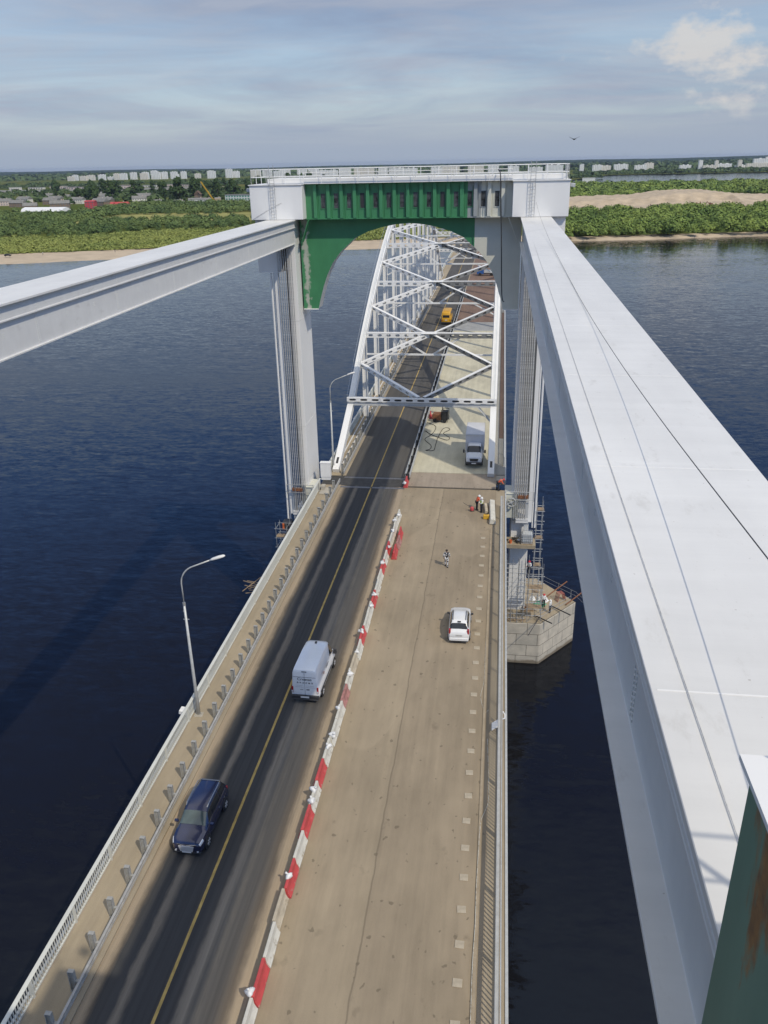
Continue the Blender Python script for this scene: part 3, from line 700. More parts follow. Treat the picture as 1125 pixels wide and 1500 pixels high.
# ------------------------------------------------------------------ lift towers
def tower(near):
    y0, sg = (2.17, -1) if near else (80.0, 1)
    lab = 'near white lift tower whose rust-stained green corner box stands at lower right' if near else 'far white lift tower with half-green portal girder spanning the bridge'
    t = thing('lift_tower', lab, 'bridge tower', (-8.95, y0, -14.4))
    CX = -8.95
    def Y(d): return y0+sg*d
    def bx(b, x0, x1, d0, d1, z0, z1):
        a, c = sorted((Y(d0), Y(d1))); return b.box(x0, x1, a, c, z0, z1)
    def part(name, m, *boxes, **k):
        b = MB()
        for q in boxes: bx(b, *q)
        return b.build(name, m, t, True, **k)
    boxm = RGREEN if near else WHITE
    HI = 9.78
    for s in (-1, 1):
        xa, xb = sorted((CX+s*HI, CX+s*14.83))
        cb = part('corner_box', boxm, (xa, xb, 0, 6, 27.17, 30.22), bevel=.03)
        part('box_lid', WHITE, (xa-(.02 if near else .06), xb+.06, -.04 if near else -.12, 6.06, 30.225, 30.245 if near else 30.30))
        # ladder on the front of the box
        if not near:
            lx = xa+2.3 if s < 0 else xa+1.75
            b = MB()
            for dx in (-.22, .22): b.tube([(lx+dx, Y(-.28), 27.2), (lx+dx, Y(-.28), 31.95)], .028, 5)
            for k in range(14): b.tube([(lx-.22, Y(-.28), 27.4+k*.3), (lx+.22, Y(-.28), 27.4+k*.3)], .018, 4)
            for z in (28.0, 29.9): b.tube([(lx-.22, Y(-.28), z), (lx-.22, Y(0), z)], .02, 4); b.tube([(lx+.22, Y(-.28), z), (lx+.22, Y(0), z)], .02, 4)
            b.build('ladder', GALV, t, True)
        xi, xo = sorted((CX+s*12.3, CX+s*14.65))
        part('tower_head', WHITE, (xi, xo, .55, 5.6, 22.3, 27.165))
        # legs: inner column, outer plate with openings, back wall
        x0, x1 = sorted((CX+s*10.92, CX+s*11.72))
        col = part('inner_column', WHITE, (x0, x1, .6, 6, -1.2, 27.16), bevel=.02)
        b = MB(); xs = CX+s*10.92-s*.012
        for z in np.arange(1.0, 26, .32):
            for d in (.75, 5.85): b.box(xs-.012, xs+.012, Y(d)-.03, Y(d)+.03, z, z+.06)
        for z in (6.5, 17.5): bx(b, min(xs, xs+s*.82)-.005, max(xs, xs+s*.82)+.005, .585, 5.9, z, z+.1)
        b.build('rivet_line', WHITE2, col, False).data.transform(Matrix.Translation((8.95, -y0, 14.4)))
        x0, x1 = sorted((CX+s*13.05, CX+s*13.12)); b = MB()
        for d0, d1 in ((.6, .95), (1.5, 1.95)): bx(b, x0, x1, d0, d1, -3.5, 27.1)
        for k in range(20): bx(b, x0, x1, .95, 1.5, -3.4+k*1.6, -3.4+k*1.6+.55)
        x2, x3 = sorted((CX+s*12.72, CX+s*13.12)); bx(b, x2, x3, .5, .58, -3.5, 27.1)
        b.build('outer_plate', WHITE, t, True)
        x4, x5 = sorted((CX+s*11.72, CX+s*12.9)); part('back_wall', mat('shadowed_grey_web', (.10, .105, .11), .6, .15, 1), (x4, x5, 4.2, 4.3, -3.5, 27.1))  # dark grey puts the shade inside the leg into the wall colour
        b = MB()
        for xx, r in ((13.5, .1), (13.22, .07)): b.tube([(CX+s*xx, Y(.7), -4.2), (CX+s*xx, Y(.7), 22.2)], r, 8)
        b.build('guide_pipe', WHITE, t, True)
        # pylon below deck level
        if True:
            x6, x7 = sorted((CX+s*11.0, CX+s*12.9)); part('pylon', WHITE, (x6, x7, 1.0, 6.2, -14.4, -3.6), bevel=.03)
            x6, x7 = sorted((CX+s*10.2, CX+s*11.7)); part('bearing_housing', CREAM, (x6, x7, .2, 2.6, -2.95, -.15), bevel=.02)
            x6, x7 = sorted((CX+s*12.0, CX+s*12.7)); part('raking_plate', GREYP, (x6+.35*(s>0), x7-.35*(s<0), .25, .4, -5.4, -.8))
            part('landing_slab', TANW, (min(CX+s*9.9, CX+s*13.6), max(CX+s*9.9, CX+s*13.6), -1.0, 1.0-.003, -5.95, -5.55))
            x6, x7 = sorted((CX+s*11.45, CX+s*12.75)); part('rope_tray', WHITE, (x6, x7, .1, 1.6, -3.45, -3.15), (x6, x7, .05, .1, -3.15, -2.9))
            part('rope_yoke', RUST, (x6+.1, x7-.1, -.05, .35, -.62, -.3))
            b = MB()
            for z in (-.75, .15):
                b.tube([(CX+s*10.3, Y(-.1), z), (CX+s*13.2, Y(-.1), z)], .035, 5)
            for xx in (10.3, 11.3, 12.3, 13.2): b.tube([(CX+s*xx, Y(-.1), -.9), (CX+s*xx, Y(-.1), .2)], .03, 5)
            b.build('gallery_rail', GALV, t, True)
    # top slab
    part('top_slab', WHITE, (CX-13.2, CX+14.5, .75 if not near else 2.3, 5.4, 30.305, 30.78), bevel=.02)
    if not near: part('slab_lip', WHITE, (CX-HI+.05, CX+HI-.05, .70, .749, 30.28, 30.72))
    # ribbed girder with windows
    D = 2.3 if near else 1.45
    seg = [(CX-HI+.003, -3.3, GREEN), (-3.297, -2.05, GREYGREEN), (-2.047, CX+HI-.003, CREAM)]
    for a, c, m in seg: part('girder_panel', GREEN if near else m, (a, c, D, 4.6, 27.19, 30.26))
    for k in range(15):
        x = -17.75+k*1.265
        m = GREEN if (near or x < -3.2) else (GREYGREEN if x < -2.0 else CREAM)
        b = MB(); bx(b, x-.16, x+.16, D-.30, D-.27, 27.2, 30.25); bx(b, x-.16, x-.135, D-.27, D-.001, 27.2, 30.25); bx(b, x+.135, x+.16, D-.27, D-.001, 27.2, 30.25); bx(b, x+.3, x+.33, D-.05, D-.001, 27.25, 29.9); bx(b, x+1.0, x+1.03, D-.05, D-.001, 27.25, 29.9)
        b.build('girder_rib', m, t, True)
        if k < 14:
            xw = x+.72; op = k in (3, 9)
            fr = MB(); bx(fr, xw-.27, xw-.215, D-.05, D-.001, 28.0, 29.46); bx(fr, xw+.215, xw+.27, D-.05, D-.001, 28.0, 29.46); bx(fr, xw-.215, xw+.215, D-.05, D-.001, 28.0, 28.06); bx(fr, xw-.215, xw+.215, D-.05, D-.001, 29.40, 29.46)
            w = fr.build('window', m, t, True)
            g = MB(); bx(g, xw-.213, xw+.213, D-.02, D-.002, 28.062, 29.398); g.build('pane', DARK if op else PANE, w).data.transform(Matrix.Translation((8.95, -y0, 14.4)))
    for a, c, m in seg: part('girder_sill', GREEN if near else m, (a, c, D-.25, D+.3, 27.10, 27.185))
    # arched portal plate
    A = [(9.25, 18.5), (9.05, 19.3), (8.62, 20.7), (8.2, 21.8), (7.6, 22.95), (6.75, 24.0), (5.3, 25.25), (4.0, 25.85), (2.7, 26.23), (1.3, 26.5)]
    d0, d1 = 2.45, 4.4
    def plate(xa, xb, m, name):
        pts = [(-u, z) for u, z in A]+[(0, 26.6)]+[(u, z) for u, z in A[::-1]]
        xs = sorted(set([CX+p[0] for p in pts if xa < CX+p[0] < xb]+[xa, xb]+[v for v in (CX-10.75, CX-9.25, CX+9.25, CX+10.75) if xa <= v <= xb]))
        ux = [CX+p[0] for p in pts]; uz = [p[1] for p in pts]
        low = [18.5 if abs(x-CX) >= 9.25 else float(np.interp(x, ux, uz)) for x in xs]
        b = MB(); n = len(xs)
        for side, d in ((0, d0), (1, d0+.06)):
            pass
        vs = [(x, Y(d), z) for d in (d0, d1) for x, z in zip(xs, low)]+[(x, Y(d), 27.095) for d in (d0, d1) for x in xs]
        fs = []
        for i in range(n-1):
            fs += [(i, i+1, 2*n+i+1, 2*n+i), (n+i, 3*n+i, 3*n+i+1, n+i+1), (i, n+i, n+i+1, i+1), (2*n+i, 2*n+i+1, 3*n+i+1, 3*n+i)]
        fs += [(0, 2*n, 3*n, n), (n-1, 2*n-1, 4*n-1, 3*n-1)]
        b.add(vs, fs)
        # soffit faces take the pale paint
        b.m = [0]*len(b.f)
        for k in range(n-1): b.m[4*k+2] = 1
        return b.build(name, [m, GREYP], t, True)
    if near: plate(CX-10.75, CX+10.75, GREEN, 'portal_plate')
    else:
        plate(CX-10.75, -2.62, GREENPL, 'portal_plate'); plate(-2.617, CX+10.75, CREAM, 'portal_plate')
        # slanting corner plates between box and portal
        for s, m in ((-1, GREEN), (1, CREAM)):
            x = CX+s*10.05
            b = MB().bar((x+s*.25, Y(1.5), 25.0), (x-s*.55, Y(1.2), 27.05), .9, .06, (s, 0, .3)); b.build('corner_plate', m, t, True)
        for s in (-1, 1): part('plate_foot', WHITE, (CX+s*10.0-.75, CX+s*10.0+.75, 2.3, 2.44, 18.42, 18.5))
    return t
tower(False); tower(True)

# counterweight ropes hang in front of each leg of the far tower
def rope_set(s, label):
    CX = -8.95; x0 = CX+s*11.2; t = thing('rope_set', label, 'cables', (x0, 80.06, -3), 'bundles of lift ropes in the far tower')
    r0 = None
    for j in range(2):
        for i in range(7):
            x, y = s*(i*.2+.07*j), j*.26
            if r0 is None: r0 = MB().tube([(0, 0, 0), (0, 0, 30.1)], .045, 6).build('rope', ROPE, t); r0.location = (x, y, 0)
            else:
                r = r0.copy(); COL.objects.link(r); r.parent = t; r.location = (x, y, 0)
rope_set(-1, 'bundle of grey wire ropes hanging inside the left leg of the far tower')
rope_set(1, 'bundle of grey wire ropes hanging inside the right leg of the far tower')

# box girders tying the two towers together
def tie_beam(s, label):
    CX = -8.95; xi = CX+s*10.57; xo = CX+s*13.35
    t = thing('tie_beam', label, 'box girder', ((xi+xo)/2, 2.4, 24.9), 'box girders between the lift towers')
    FL = 0.0 if s > 0 else .22
    P = [(0, 27.15), (0, 27.05), (.19, 27.05), (.19, 26.47), (.15, 26.47), (.15, 26.40), (.32, 26.40), (.32, 24.99), (FL, 24.99), (FL, 24.92), (2.56, 24.92), (2.56, 24.99), (2.48, 24.99), (2.48, 26.40), (2.63, 26.40), (2.63, 26.47), (2.59, 26.47), (2.59, 27.05), (2.78, 27.05), (2.78, 27.15)]
    poly = [(xi+s*u, z) for u, z in P]
    if s > 0: poly = poly[::-1]
    MB().prism(poly, 'y', -2, 80.55).build('girder', BEAMW, t, True, bevel=.008)
    b = MB()
    for y in np.arange(9.2, 80, 8.0):
        for z in np.arange(25.1, 26.38, .085): b.box(min(xi+s*.305, xi+s*.32), max(xi+s*.305, xi+s*.32), y-.025, y+.025, z, z+.045); b.box(min(xi+s*.305, xi+s*.32), max(xi+s*.305, xi+s*.32), y+.12, y+.165, z, z+.045)
        for z in np.arange(26.5, 27.0, .09): b.box(min(xi+s*.176, xi+s*.19), max(xi+s*.176, xi+s*.19), y-.025, y+.025, z, z+.045)
        for q in (2.7, 5.4):
            for dz in (0, .08, .16):
                for dy in (0, .09): b.box(min(xi+s*.308, xi+s*.32), max(xi+s*.308, xi+s*.32), y+q+dy, y+q+dy+.04, 25.75+dz, 25.79+dz)
    b.build('rivet_rows', WHITE2, t, True)
    b = MB()
    for y in np.arange(7.0, 79, 6.5): b.box(min(xi+s*.06, xi+s*2.72), max(xi+s*.06, xi+s*2.72), y-.012, y+.012, 27.15, 27.1535)
    b.build('weld_seams', WHITE, t, True)
tie_beam(-1, 'white box girder running from the left edge of the photo to the far tower')
tie_beam(1, 'broad white box girder running along the right side of the photo to the far tower')

# top railings of the towers
def top_rail(near):
    y0, sg = (2.17, -1) if near else (80.0, 1)
    CX = -8.95
    t = thing('tower_railing', 'pipe railing around the top of the near tower box' if near else 'white pipe railing around the top of the far tower', 'railing', (CX, y0, 30.3), 'pipe railings on the towers')
    def Y(d): return y0+sg*d
    b = MB()
    if near: loops = [[(1.0, 5.8), (1.0, .05), (5.7, .05), (5.7, 5.8)]]
    else: loops = [[(CX-14.7, 5.7), (CX-14.7, .4), (CX-13.1, .35), (CX+14.5, .35), (CX+14.7, .5), (CX+14.7, 5.7), (CX-14.7, 5.7)], [(CX-HI_, .72), (CX+HI_, .72)]]
    for li, lp in enumerate(loops):
        zz = (.62, 1.28) if li == 0 else (.95,)
        for z in zz: b.tube([(x, Y(d), 30.3+z) for x, d in lp], .033, 5)
        for (xa, da), (xb, db) in zip(lp[:-1], lp[1:]):
            L = math.hypot(xb-xa, db-da); n = max(1, round(L/1.75))
            for k in range(n+1):
                x, d = xa+(xb-xa)*k/n, da+(db-da)*k/n; b.tube([(x, Y(d), 30.3), (x, Y(d), 30.3+zz[-1])], .03, 5)
    b.build('rails', WHITE, t, True)
HI_ = 9.7
top_rail(False); top_rail(True)

# ------------------------------------------------------------------ bridge piers
def pier_mat():
    m, nt, b = new_mat('pier_blocks'); xyz = objxyz(nt)
    cb = nt.nodes.new('ShaderNodeCombineXYZ'); s = math_node(nt, 'MULTIPLY_ADD', xyz[1], .8, math_node(nt, 'MULTIPLY', xyz[0], 1.0))
    nt.links.new(s, cb.inputs[0]); nt.links.new(xyz[2], cb.inputs[1])
    br = nt.nodes.new('ShaderNodeTexBrick'); br.inputs['Scale'].default_value = 1; br.inputs['Brick Width'].default_value = 2.3; br.inputs['Row Height'].default_value = 1.38
    br.inputs['Mortar Size'].default_value = .035; br.inputs['Mortar Smooth'].default_value = .3; br.inputs['Bias'].default_value = -.2
    br.inputs['Color1'].default_value = (.52, .475, .395, 1); br.inputs['Color2'].default_value = (.44, .41, .345, 1); br.inputs['Mortar'].default_value = (.13, .12, .10, 1)
    nt.links.new(cb.outputs[0], br.inputs['Vector'])
    n = noise(nt, 1.1, 7); c = mixc(nt, .8, br.outputs['Color'], ramp(nt, n, [(.3, (.72, .72, .72)), (.7, (1.15, 1.13, 1.1))]), 'MULTIPLY')
    wl = ramp(nt, math_node(nt, 'ADD', xyz[2], math_node(nt, 'MULTIPLY', n, .5)), [(0, (0, 0, 0)), (1, (1, 1, 1))])
    tl = ramp(nt, math_node(nt, 'ADD', math_node(nt, 'ADD', xyz[2], 5.35), math_node(nt, 'MULTIPLY', n, -.9)), [(.02, (.8, .8, .8)), (.30, (0, 0, 0))]); c = mixc(nt, tl, c, (.12, .09, .055))
    nt.links.new(c, b.inputs['Base Color']); b.inputs['Roughness'].default_value = .9
    return m
PIER = pier_mat()
def pier(s, label, y0, dy=10.6):
    CX = -8.95; t = thing('bridge_pier', label, 'bridge pier', (CX, y0+5, -14.4), 'stone bridge piers')
    P = [(0, 0), (14.6, 0), (18.75, dy*.5), (14.6, dy), (0, dy)]
    poly = [(CX+s*u, y0+v) for u, v in (P if s > 0 else P[::-1])]
    MB().prism(poly, 'z', WZ-3, -14.42).build('masonry', PIER, t, True, bevel=.06)
    P2 = [(0, .12), (14.5, .12), (18.6, dy*.5), (14.5, dy-.12), (0, dy-.12)]
    MB().prism([(CX+s*u, y0+v) for u, v in (P2 if s > 0 else P2[::-1])], 'z', -14.42, -14.38).build('pier_top', TANW, t, True)
pier(1, 'stone-block bridge pier with a pointed nose under the right leg of the far tower', 77.9)
pier(-1, 'stone-block bridge pier under the left leg of the far tower', 77.9)

# ------------------------------------------------------------------ barrier blocks between the lanes
WHITEB = mat('whitewashed_concrete', (.58, .56, .49), .8, .12, 1.6)
DIRTYB = mat('sand_stained_concrete', (.46, .40, .30), .85, .2, 1.3)
REDB = mat('red_painted_concrete', (.50, .065, .065), .6, .14, 1.8)
FADEDB = mat('faded_red_concrete', (.36, .17, .15), .75, .35, 2.5)
BM = {'r': REDB, 'w': WHITEB, 'd': DIRTYB, 'f': FADEDB}
BN = {'r': 'red', 'w': 'whitewashed', 'd': 'sand-stained white', 'f': 'faded red'}
def scuff(m, dirt, lo=.56, hi=.66):
    nt = m.node_tree; b = nt.nodes['Principled BSDF']; src = b.inputs['Base Color'].links[0].from_socket
    tc = nt.nodes.new('ShaderNodeTexCoord'); oi = nt.nodes.new('ShaderNodeObjectInfo'); ad = nt.nodes.new('ShaderNodeVectorMath'); ad.operation = 'ADD'
    sc = nt.nodes.new('ShaderNodeVectorMath'); sc.operation = 'SCALE'; nt.links.new(oi.outputs['Location'], sc.inputs[0]); sc.inputs['Scale'].default_value = 1.7
    nt.links.new(tc.outputs['Object'], ad.inputs[0]); nt.links.new(sc.outputs[0], ad.inputs[1])
    n = nt.nodes.new('ShaderNodeTexNoise'); n.inputs['Scale'].default_value = 3.2; n.inputs['Detail'].default_value = 7; n.inputs['Roughness'].default_value = .68; nt.links.new(ad.outputs[0], n.inputs['Vector'])
    z = objxyz(nt)[2]; f = math_node(nt, 'ADD', n.outputs['Fac'], math_node(nt, 'MULTIPLY', math_node(nt, 'SUBTRACT', .3, z), .25))
    nt.links.new(mixc(nt, ramp(nt, f, [(lo, (0, 0, 0)), (hi, (.8, .8, .8))]), src, dirt), b.inputs['Base Color'])
for q in (WHITEB, DIRTYB): scuff(q, (.30, .24, .16))
for q in (REDB, FADEDB): scuff(q, (.40, .30, .24), .6, .68)
def block_mb():
    pr = [(-.28, 0), (-.28, .1), (-.23, .16), (-.12, .42), (-.08, .80), (.08, .80), (.12, .42), (.23, .16), (.28, .1), (.28, 0)]
    return MB().prism(pr[::-1], 'y', -.89, .89)
bm = {k: None for k in BM}
def place_block(code, x, y, rz, label):
    if bm[code] is None:
        o = block_mb().build('barrier_block', BM[code], bevel=.015); bm[code] = o
    else:
        o = bm[code].copy(); COL.objects.link(o)
    o.location = (x, y, .004); o.rotation_euler = (0, 0, rz); o.scale = (.86, 1, .88)
    tag(o, label, 'barrier', 'barrier blocks between the lanes')
SEQ = 'wrwdrwrwrwwwfwdwrwwrwwrwrwwww'
random.seed(5)
for k, ch in enumerate(SEQ):
    place_block(ch, -9.07+random.uniform(-.05, .05), 20.85+k*1.83, random.uniform(-.015, .015), '%s concrete barrier block, %s in its row from the photo bottom' % (BN[ch], nth(k)))
for k, (dx, yy, rz) in enumerate(((.48, 67.4, .03), (.55, 69.3, -.02), (.5, 71.2, .02))):
    place_block('r' if k != 1 else 'f', -8.9+dx, yy-3.2, rz, '%s barrier block standing beside the far end of the row, %s of three' % ('red' if k != 1 else 'faded red', ['nearest', 'middle', 'farthest'][k]))
place_block('r', -9.3, 81.3, .02, 'red barrier block at the joint in front of the steel lane barrier')
place_block('r', -8.75, 106.5, .1, 'red barrier block beside the rusty compressor under the arch')
# white plastic bags slumped over the joints
BAG = mat('white_plastic_bag', (.70, .70, .69), .45, .08, 6)
def bag_mesh(seed):
    g = random.Random(seed); n, k = 12, 7; b = MB(); vs = []
    for i in range(k+1):
        th = math.pi*i/k
        for j in range(n):
            a = 6.283*j/n; r = .21*(1+.28*math.sin(3*a+seed)+.18*g.uniform(-1, 1)); rr = r*math.sin(th)
            vs.append((rr*math.cos(a)*1.15, rr*math.sin(a), .17+.19*math.cos(th)*(1+.15*g.uniform(-1, 1))))
    fs = [(i*n+j, (i+1)*n+j, (i+1)*n+(j+1)%n, i*n+(j+1)%n) for i in range(k) for j in range(n)]
    b.add(vs, fs)
    b.tube([(0, 0, .34), (.03, .02, .42), (.1, .04, .47)], .045, 6, .08)
    return b
bags = [bag_mesh(s) for s in range(5)]; bo = {}
BY = [(1, .1), (4, .6), (7, .1), (7, 1.0), (9, .95), (10, .2), (11, .9), (13, .9), (15, 0), (16, .9), (18, .95), (19, .9), (22, .9), (24, .5), (26, .2), (27, .7), (28, .2)]
for q, (k, e) in enumerate(BY):
    s = q % 5
    if s not in bo: o = bags[s].build('plastic_bag', BAG, smooth=True); bo[s] = o
    else: o = bo[s].copy(); COL.objects.link(o)
    o.location = (-9.07+(.1 if q % 3 else -.07), 20.0+k*1.83+e, .62); o.rotation_euler = (random.uniform(-.3, .3), random.uniform(.0, .5), random.uniform(0, 6)); sc = random.uniform(.55, .82); o.scale = (sc, sc*1.2, sc)
    tag(o, 'crumpled white bag on the lane barrier, %s from the photo bottom' % nth(q), 'bag', 'white bags on the lane barrier')
o = bo[0].copy(); COL.objects.link(o); o.location = (-9.3, 80.2, .5); tag(o, 'crumpled white plastic bag at the foot of the red block by the joint', 'bag', 'white bags on the lane barrier')

# square pads where posts were removed
PADM = mat('pale_mortar_pad', (.40, .345, .26), .9, .14, 3)
pd = None
for k in range(27):
    b = None
    if pd is None: o = MB().box(-.21, .21, -.2, .2, 0, .035).build('mounting_pad', PADM, bevel=.01); pd = o
    else: o = pd.copy(); COL.objects.link(o)
    o.location = (-.75+random.uniform(-.02, .02), 20.2+k*1.858, .003); o.rotation_euler = (0, 0, random.uniform(-.05, .05))
    tag(o, 'square pale mortar pad on closed deck, %s from the photo bottom' % nth(k), 'pad', 'mortar pads along the closed deck')

# ------------------------------------------------------------------ street lamps
def lamp_mesh():
    t = thing('street_lamp', 'x', 'street lamp', (0, 0, 0), 'street lamps on the bridge')
    MB().tube([(0, 0, 0), (0, 0, 3), (0, 0, 8.1)], .13, 10, .07).build('pole', LGREY, t, smooth=True)
    p = [(0, 0, 8.05), (0, 0, 9.4)]
    for a in range(1, 9):
        u = a/8*1.25; p.append((1.25*(1-math.cos(u)), 0, 9.4+1.25*math.sin(u)*1.0))
    p.append((2.0, 0, 11.05))
    MB().tube(p, .042, 8).build('bracket', LGREY, t, smooth=True)
    h = MB(); prof = [(1.88, .06, 11.0), (2.05, .12, 11.08), (2.4, .15, 11.2), (2.68, .13, 11.29), (2.8, .05, 11.33)]
    vs = []
    for x, w, z in prof:
        for j in range(10):
            a = 6.283*j/10; vs.append((x-.25*.09*math.sin(a), w*math.cos(a), z+.09*math.sin(a)*(w/.15)))
    fs = [(i*10+j, (i+1)*10+j, (i+1)*10+(j+1) % 10, i*10+(j+1) % 10) for i in range(4) for j in range(10)]+[tuple(range(10)), tuple(range(49, 39, -1))]
    h.add(vs, fs); h.build('lamp_head', WHITE, t, smooth=True)
    MB().box(-.27, .27, -.22, .22, 0, .04).box(-.17, .17, -.17, .17, .04, .09).build('base_plate', CONC, t)
    MB().box(-.1, -.04, -.05, .05, 7.55, 7.62).tube([(0, 0, 7.95), (0, 0, 8.15)], .09, 10).tube([(-.16, 0, 7.0), (.2, 0, 7.0)], .025, 5).build('clamp', GALV, t)
    return t
LP = [(-17.98, 40.3, 'tall grey street lamp with curved arm on the left footway behind the dark car'), (-17.95, 84.9, 'grey street lamp beside the foot of the left arch end post'), (-18.0, 129.5, 'grey street lamp seen through the arch hangers, nearest of those beyond the far tower'), (-18.0, 174, 'small grey street lamp far back under the arch beyond the yellow bus')]
l0 = lamp_mesh()
for i, (x, y, lab) in enumerate(LP):
    o = l0 if i == 0 else copy_tree(l0)
    o.location = (x, y, .03); o.rotation_euler = (0, 0, R(3)); o['label'] = lab
t = thing('floodlight', 'white floodlight fixed outside the left railing at the foot of the near lamp', 'floodlight', (-18.62, 40.2, 0))
b = MB(); b.prism([(-.55, .25), (-.05, .15), (-.05, .45), (-.5, .52)], 'y', 39.95-40.2, 40.45-40.2); b.build('housing', WHITE, t, bevel=.03)
MB().bar((-.05, 0, .3), (.2, 0, .5), .05, .05).build('bracket', GALV, t)
for x, s, lab in ((-23.95, -1, 'small white floodlight on the upper left corner of the far tower'), (6.15, 1, 'small white floodlight on the upper right corner of the far tower')):
    t = thing('floodlight', lab, 'floodlight', (x, 80.6, 29.8)); MB().prism([(-.22, -.1), (.18, -.2), (.22, .15), (-.18, .2)], 'y', -.3, .3).build('housing', LGREY, t, bevel=.03)
    MB().bar((-s*.28, 0, .1), (0, 0, 0), .06, .06).build('bracket', GALV, t)
# floodlight whose shadow falls on the footway
t = thing('floodlight', 'floodlight on a thin arm in front of the rusty green box', 'floodlight', (1.5, 3.2, 30.1))
MB().prism([(-.2, -.16), (.2, -.2), (.22, .14), (-.18, .2)], 'y', -.16, .16).build('housing', LGREY, t, bevel=.03)
MB().bar((0, -.16, 0), (0, -1.02, -.1), .04, .04).build('bracket', GALV, t)

# ------------------------------------------------------------------ vehicles
class Body:
    """lofted car body; stations (y, zbottom, zbelt, halfwidth, zroof, halfwidth roof)"""
    def __init__(s, st):
        s.st = st; s.R = []
        for y, zb, zs, w, zr, wr in st:
            cab = zr-zs
            ring = [(w*.86, zb), (w*.97, zb+.1), (w, zb+(zs-zb)*.45), (w*.985, zb+(zs-zb)*.8), (w*.945, zs)]
            ring += [(w*.93+(wr-w*.93)*.12, zs+cab*.1), (wr+(w*.93-wr)*.14, zs+cab*.84), (wr*.93, zs+cab*.96), (wr*.72, zr), (0, zr+.015)]
            s.R.append([Vector((x, y, z)) for x, z in ring])
    def P(s, u, v):           # u station, v ring index; v<0 mirrors
        m = v < 0; v = abs(v); i = min(int(u), len(s.R)-2); j = min(int(v), 8); a, b = u-i, v-j
        p = (s.R[i][j]*(1-a)*(1-b)+s.R[i+1][j]*a*(1-b)+s.R[i][j+1]*(1-a)*b+s.R[i+1][j+1]*a*b)
        return Vector((-p.x, p.y, p.z)) if m else p
    def mesh(s):
        b = MB(); n = len(s.R); k = 19; vs = []
        for r in s.R: vs += r+[Vector((-p.x, p.y, p.z)) for p in r[-2::-1]]
        fs = [(i*k+j, i*k+j+1, (i+1)*k+j+1, (i+1)*k+j) for i in range(n-1) for j in range(k-1)]+[(i*k+k-1, i*k, (i+1)*k, (i+1)*k+k-1) for i in range(n-1)]
        fs += [tuple(range(k))[::-1], tuple((n-1)*k+j for j in range(k))]
        return b.add(vs, fs)
    def patch(s, b, u0, u1, v0, v1, off=.012, nu=5, nv=5, mir=False, both=False):
        """sheet following the body surface, raised by off; corners may be given as pairs to slant"""
        vs = []
        c = s.P(sum(u if isinstance(u, (int, float)) else sum(u)/2 for u in (u0, u1))/2, 0); 
        for i in range(nu+1):
            for j in range(nv+1):
                t = j/nv
                ua = u0 if isinstance(u0, (int, float)) else u0[0]+(u0[1]-u0[0])*t
                ub = u1 if isinstance(u1, (int, float)) else u1[0]+(u1[1]-u1[0])*t
                u = ua+(ub-ua)*i/nu; v = v0+(v1-v0)*t
                if both:      # sweep across the centre line
                    w = v0+(9-v0)*2*t if t <= .5 else -(9-(9-v0)*2*(t-.5)); 
                    v = w if abs(w) > 1e-6 else 9
                p = s.P(u, -abs(v) if (mir or v < 0) else v)
                e = .02; 
                q = s.P(min(max(u+e, 0), len(s.R)-1.001), -abs(v) if (mir or v < 0) else v)-s.P(min(max(u-e, 0), len(s.R)-1.001), -abs(v) if (mir or v < 0) else v)
                av = abs(v); r = s.P(u, -min(av+.05, 9) if (mir or v < 0) else min(av+.05, 9))-s.P(u, -max(av-.05, 0) if (mir or v < 0) else max(av-.05, 0))
                nn = q.cross(r)
                if nn.length > 1e-9: nn.normalize()
                cen = Vector((0, p.y, .7))
                if nn.dot(p-cen) < 0: nn = -nn
                vs.append(p+nn*off)
        k = nv+1
        return b.add(vs, [(i*k+j, i*k+j+1, (i+1)*k+j+1, (i+1)*k+j) for i in range(nu) for j in range(nv)])
def wheel(t, x, y, r, w, s):
    b = MB().lathe([(r*.62, -w/2), (r*.93, -w/2), (r, -w*.32), (r, w*.32), (r*.93, w/2), (r*.62, w/2)], n=20, axis='x')
    tb = b.build('tyre', BLACK, None, smooth=False)
    wh = bpy.data.objects.new('wheel', None); COL.objects.link(wh); wh.parent = t; wh.location = (x, y, r); wh.empty_display_size = .2; tb.parent = wh
    c = MB().lathe([(.02, s*w*.42), (r*.17, s*w*.44), (r*.18, s*w*.40)], n=12, axis='x')
    c.lathe([(r*.66, s*w*.42), (r*.60, s*w*.47), (r*.56, s*w*.40), (r*.56, s*w*.2)], n=20, axis='x')
    for k in range(6):
        a = k*6.283/6; c.bar((s*w*.42, r*.15*math.cos(a), r*.15*math.sin(a)), (s*w*.42, r*.58*math.cos(a), r*.58*math.sin(a)), .05, .07, (1, 0, 0))
    c.build('rim', RIMM, wh); return wh
def finish_car(t, bd, paint, W, wheels, wr, trim=None):
    o = bd.mesh().build('body', paint, t, smooth=True)
    md = o.modifiers.new('edge', 'EDGE_SPLIT'); md.split_angle = R(48)
    for y in wheels:
        for s in (-1, 1):
            a = MB().lathe([(wr*1.16, s*.0), (wr*1.16, s*.02), (wr*.9, s*.02)], (s*(W-.005), y, wr), n=20, axis='x'); a.lathe([(.001, s*.012), (wr*1.1, s*.012)], (s*(W-.005), y, wr), n=20, axis='x')
            a.build('wheel_arch', trim or DARK, t); wheel(t, s*(W-.06), y, wr, .2, s)
    return o

